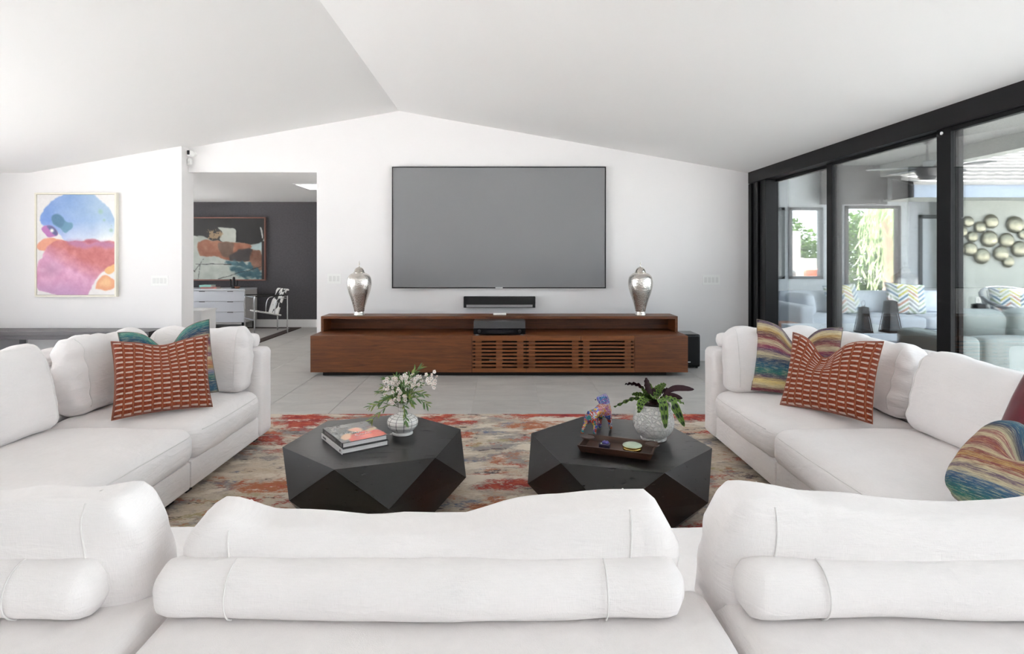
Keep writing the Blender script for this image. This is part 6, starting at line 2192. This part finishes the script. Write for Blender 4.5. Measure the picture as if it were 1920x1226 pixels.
# garden beyond
def foliage(name, boxes, n_, size, m, parent, seed):
    rs = np.random.RandomState(seed)
    vs, fs = [], []
    for (c, r3, cnt) in boxes:
        d = rs.normal(size=(cnt, 3)); d /= np.linalg.norm(d, axis=1)[:, None]
        p = np.array(c) + d * np.array(r3) * rs.uniform(0.65, 1.05, (cnt, 1))
        for q in p:
            a = rs.normal(size=3); a /= np.linalg.norm(a)
            t_ = np.cross(a, rs.normal(size=3)); t_ /= np.linalg.norm(t_)
            s_ = size * rs.uniform(0.6, 1.4)
            i = len(vs)
            vs += [tuple(q - a * s_), tuple(q + t_ * s_ * 0.5), tuple(q + a * s_), tuple(q - t_ * s_ * 0.5)]
            fs.append((i, i + 1, i + 2, i + 3))
    me_ = bpy.data.meshes.new(name)
    me_.from_pydata(vs, [], fs)
    return mk(name, me_, m, parent)
def leafmat(name, a, b_):
    t = NT(name)
    c = t.ramp(t.noise(t.coord('Object'), 3.5, 4, 0.7), [(0.3, a), (0.7, b_)])
    bs = t.bsdf(c, 0.6)
    tl = t.n('ShaderNodeBsdfTranslucent')
    t.l(c, tl.inputs[0])
    mx = t.n('ShaderNodeMixShader')
    mx.inputs[0].default_value = 0.35
    t.l(bs.outputs[0], mx.inputs[1]); t.l(tl.outputs[0], mx.inputs[2])
    t.l(mx.outputs[0], t.out.inputs[0])
    return t.m
M_hedge = leafmat('hedge_leaves', (52, 84, 28), (104, 134, 56))
M_bark = plain('pale_bark', (176, 150, 130), 0.9, var=0.2, vscale=12, bump=0.8, bscale=30)
for i, (hx, hy, w_, h_, lab) in enumerate(((8.2, 17.2, 1.25, 2.6, 'rounded green hedge seen through the two narrow patio windows'), (11.0, 17.0, 1.35, 2.6, 'leafy green hedge behind the weeping tree in the garden'), (13.8, 17.4, 1.35, 2.8, 'leafy green hedge at the right of the glazed doorway'))):
    t = thing('hedge', lab, 'hedge', (hx, hy, -0.13), group='garden hedges')
    foliage('foliage', [((0, 0, h_ * 0.5), (w_, 0.8, h_ * 0.5), 3200), ((w_ * .4, -.2, h_ * 0.35), (w_ * .7, 0.7, h_ * 0.4), 1600), ((-w_ * .4, -.1, h_ * 0.6), (w_ * .6, 0.7, h_ * 0.45), 1600)], 0, 0.075, M_hedge, t, 40 + i)
    b = new(); tube(b, [(0, 0, 0), (0, 0, h_ * 0.6)], 0.06, 8)
    mk('trunk', b, M_bark, t)
wpt = thing('weeping_tree', 'pale weeping tree with hanging fronds outside the glazed doorway', 'tree', (9.75, 14.6, -0.13))
b = new(); tube(b, smooth_profile([(0, 0, 0), (0.05, 0, 1.2), (-0.05, 0, 2.6)], 6), [0.15 - 0.006 * k_ for k_ in range(13)], 12)
mk('trunk', b, M_bark, wpt, smooth=60)
M_frond = leafmat('pale_frond', (150, 176, 124), (206, 210, 170))
rs = random.Random(3)
for k_ in range(26):
    a = rs.uniform(0, 2 * PI); rr_ = rs.uniform(0.25, 0.95)
    b = new()
    top_ = (-0.05, 0, 2.5 + rs.uniform(-.2, .2))
    pts = smooth_profile([top_, (rr_ * 0.6 * math.cos(a), rr_ * 0.6 * math.sin(a), 2.75), (rr_ * math.cos(a), rr_ * math.sin(a), 2.2), (rr_ * 1.08 * math.cos(a), rr_ * 1.08 * math.sin(a), rs.uniform(0.6, 1.6))], 7)
    for i, p in enumerate(pts):
        if i % 2 == 0 and i > 3:
            for s in (-1, 1):
                leaf_mesh(b, p, (rs.uniform(-.5, .5), rs.uniform(-.5, .5), -1), (0, -1, 0.2), 0.34, 0.03, 0.05, 0.1, 3)
    tube(b, pts, 0.006, 4)
    mk('frond', b, M_frond, wpt)
M_gwall = plain('white_garden_wall', (226, 222, 216), 0.85, bump=0.3, bscale=40)
struct('wall_garden', bx(6.2, 8.35, 15.2, 15.4, -0.13, 1.25), M_gwall, 'white garden wall seen through the patio windows')
struct('wall_garden_end', bx(5.2, 7.55, 14.6, 14.8, -0.13, 1.95), M_gwall, 'taller white garden wall at the left')
# orange lounge cushions past the windows
lo_ = thing('lounge_chair', 'garden lounge seat with orange cushions seen through the patio window', 'lounge chair', (6.7, 12.6, -0.13))
M_or = plain('orange_outdoor_fabric', (214, 120, 92), 0.85)
mk('base', bx(-0.9, 0.9, -0.4, 0.4, 0, 0.62), M_bronzed, lo_)
mk('seat_cushion', soft_box(1.7, 0.8, 0.12, 0.05, (14, 10, 6)), M_or, lo_, loc=(0, 0, 0.62), smooth=180)
mk('back_cushion', soft_box(0.8, 0.18, 0.42, 0.07, (12, 6, 10)), M_or, lo_, loc=(0.45, 0.28, 0.74), smooth=180)
mk('back_cushion', soft_box(0.7, 0.2, 0.40, 0.07, (12, 6, 10)), M_bronze, lo_, loc=(-0.55, 0.2, 0.74), smooth=180)
um = thing('garden_umbrella', 'white garden umbrella at the right edge of the glazed doorway', 'umbrella', (11.9, 14.4, -0.13))
b = new(); tube(b, [(0, 0, 0), (0, 0, 1.55)], 0.03, 8)
mk('pole', b, M_bronze, um)
mk('canopy', lathe([(1.25, 0.75), (1.2, 0.86), (0.6, 1.28), (0.0, 1.50)], 10), M_plate, um)
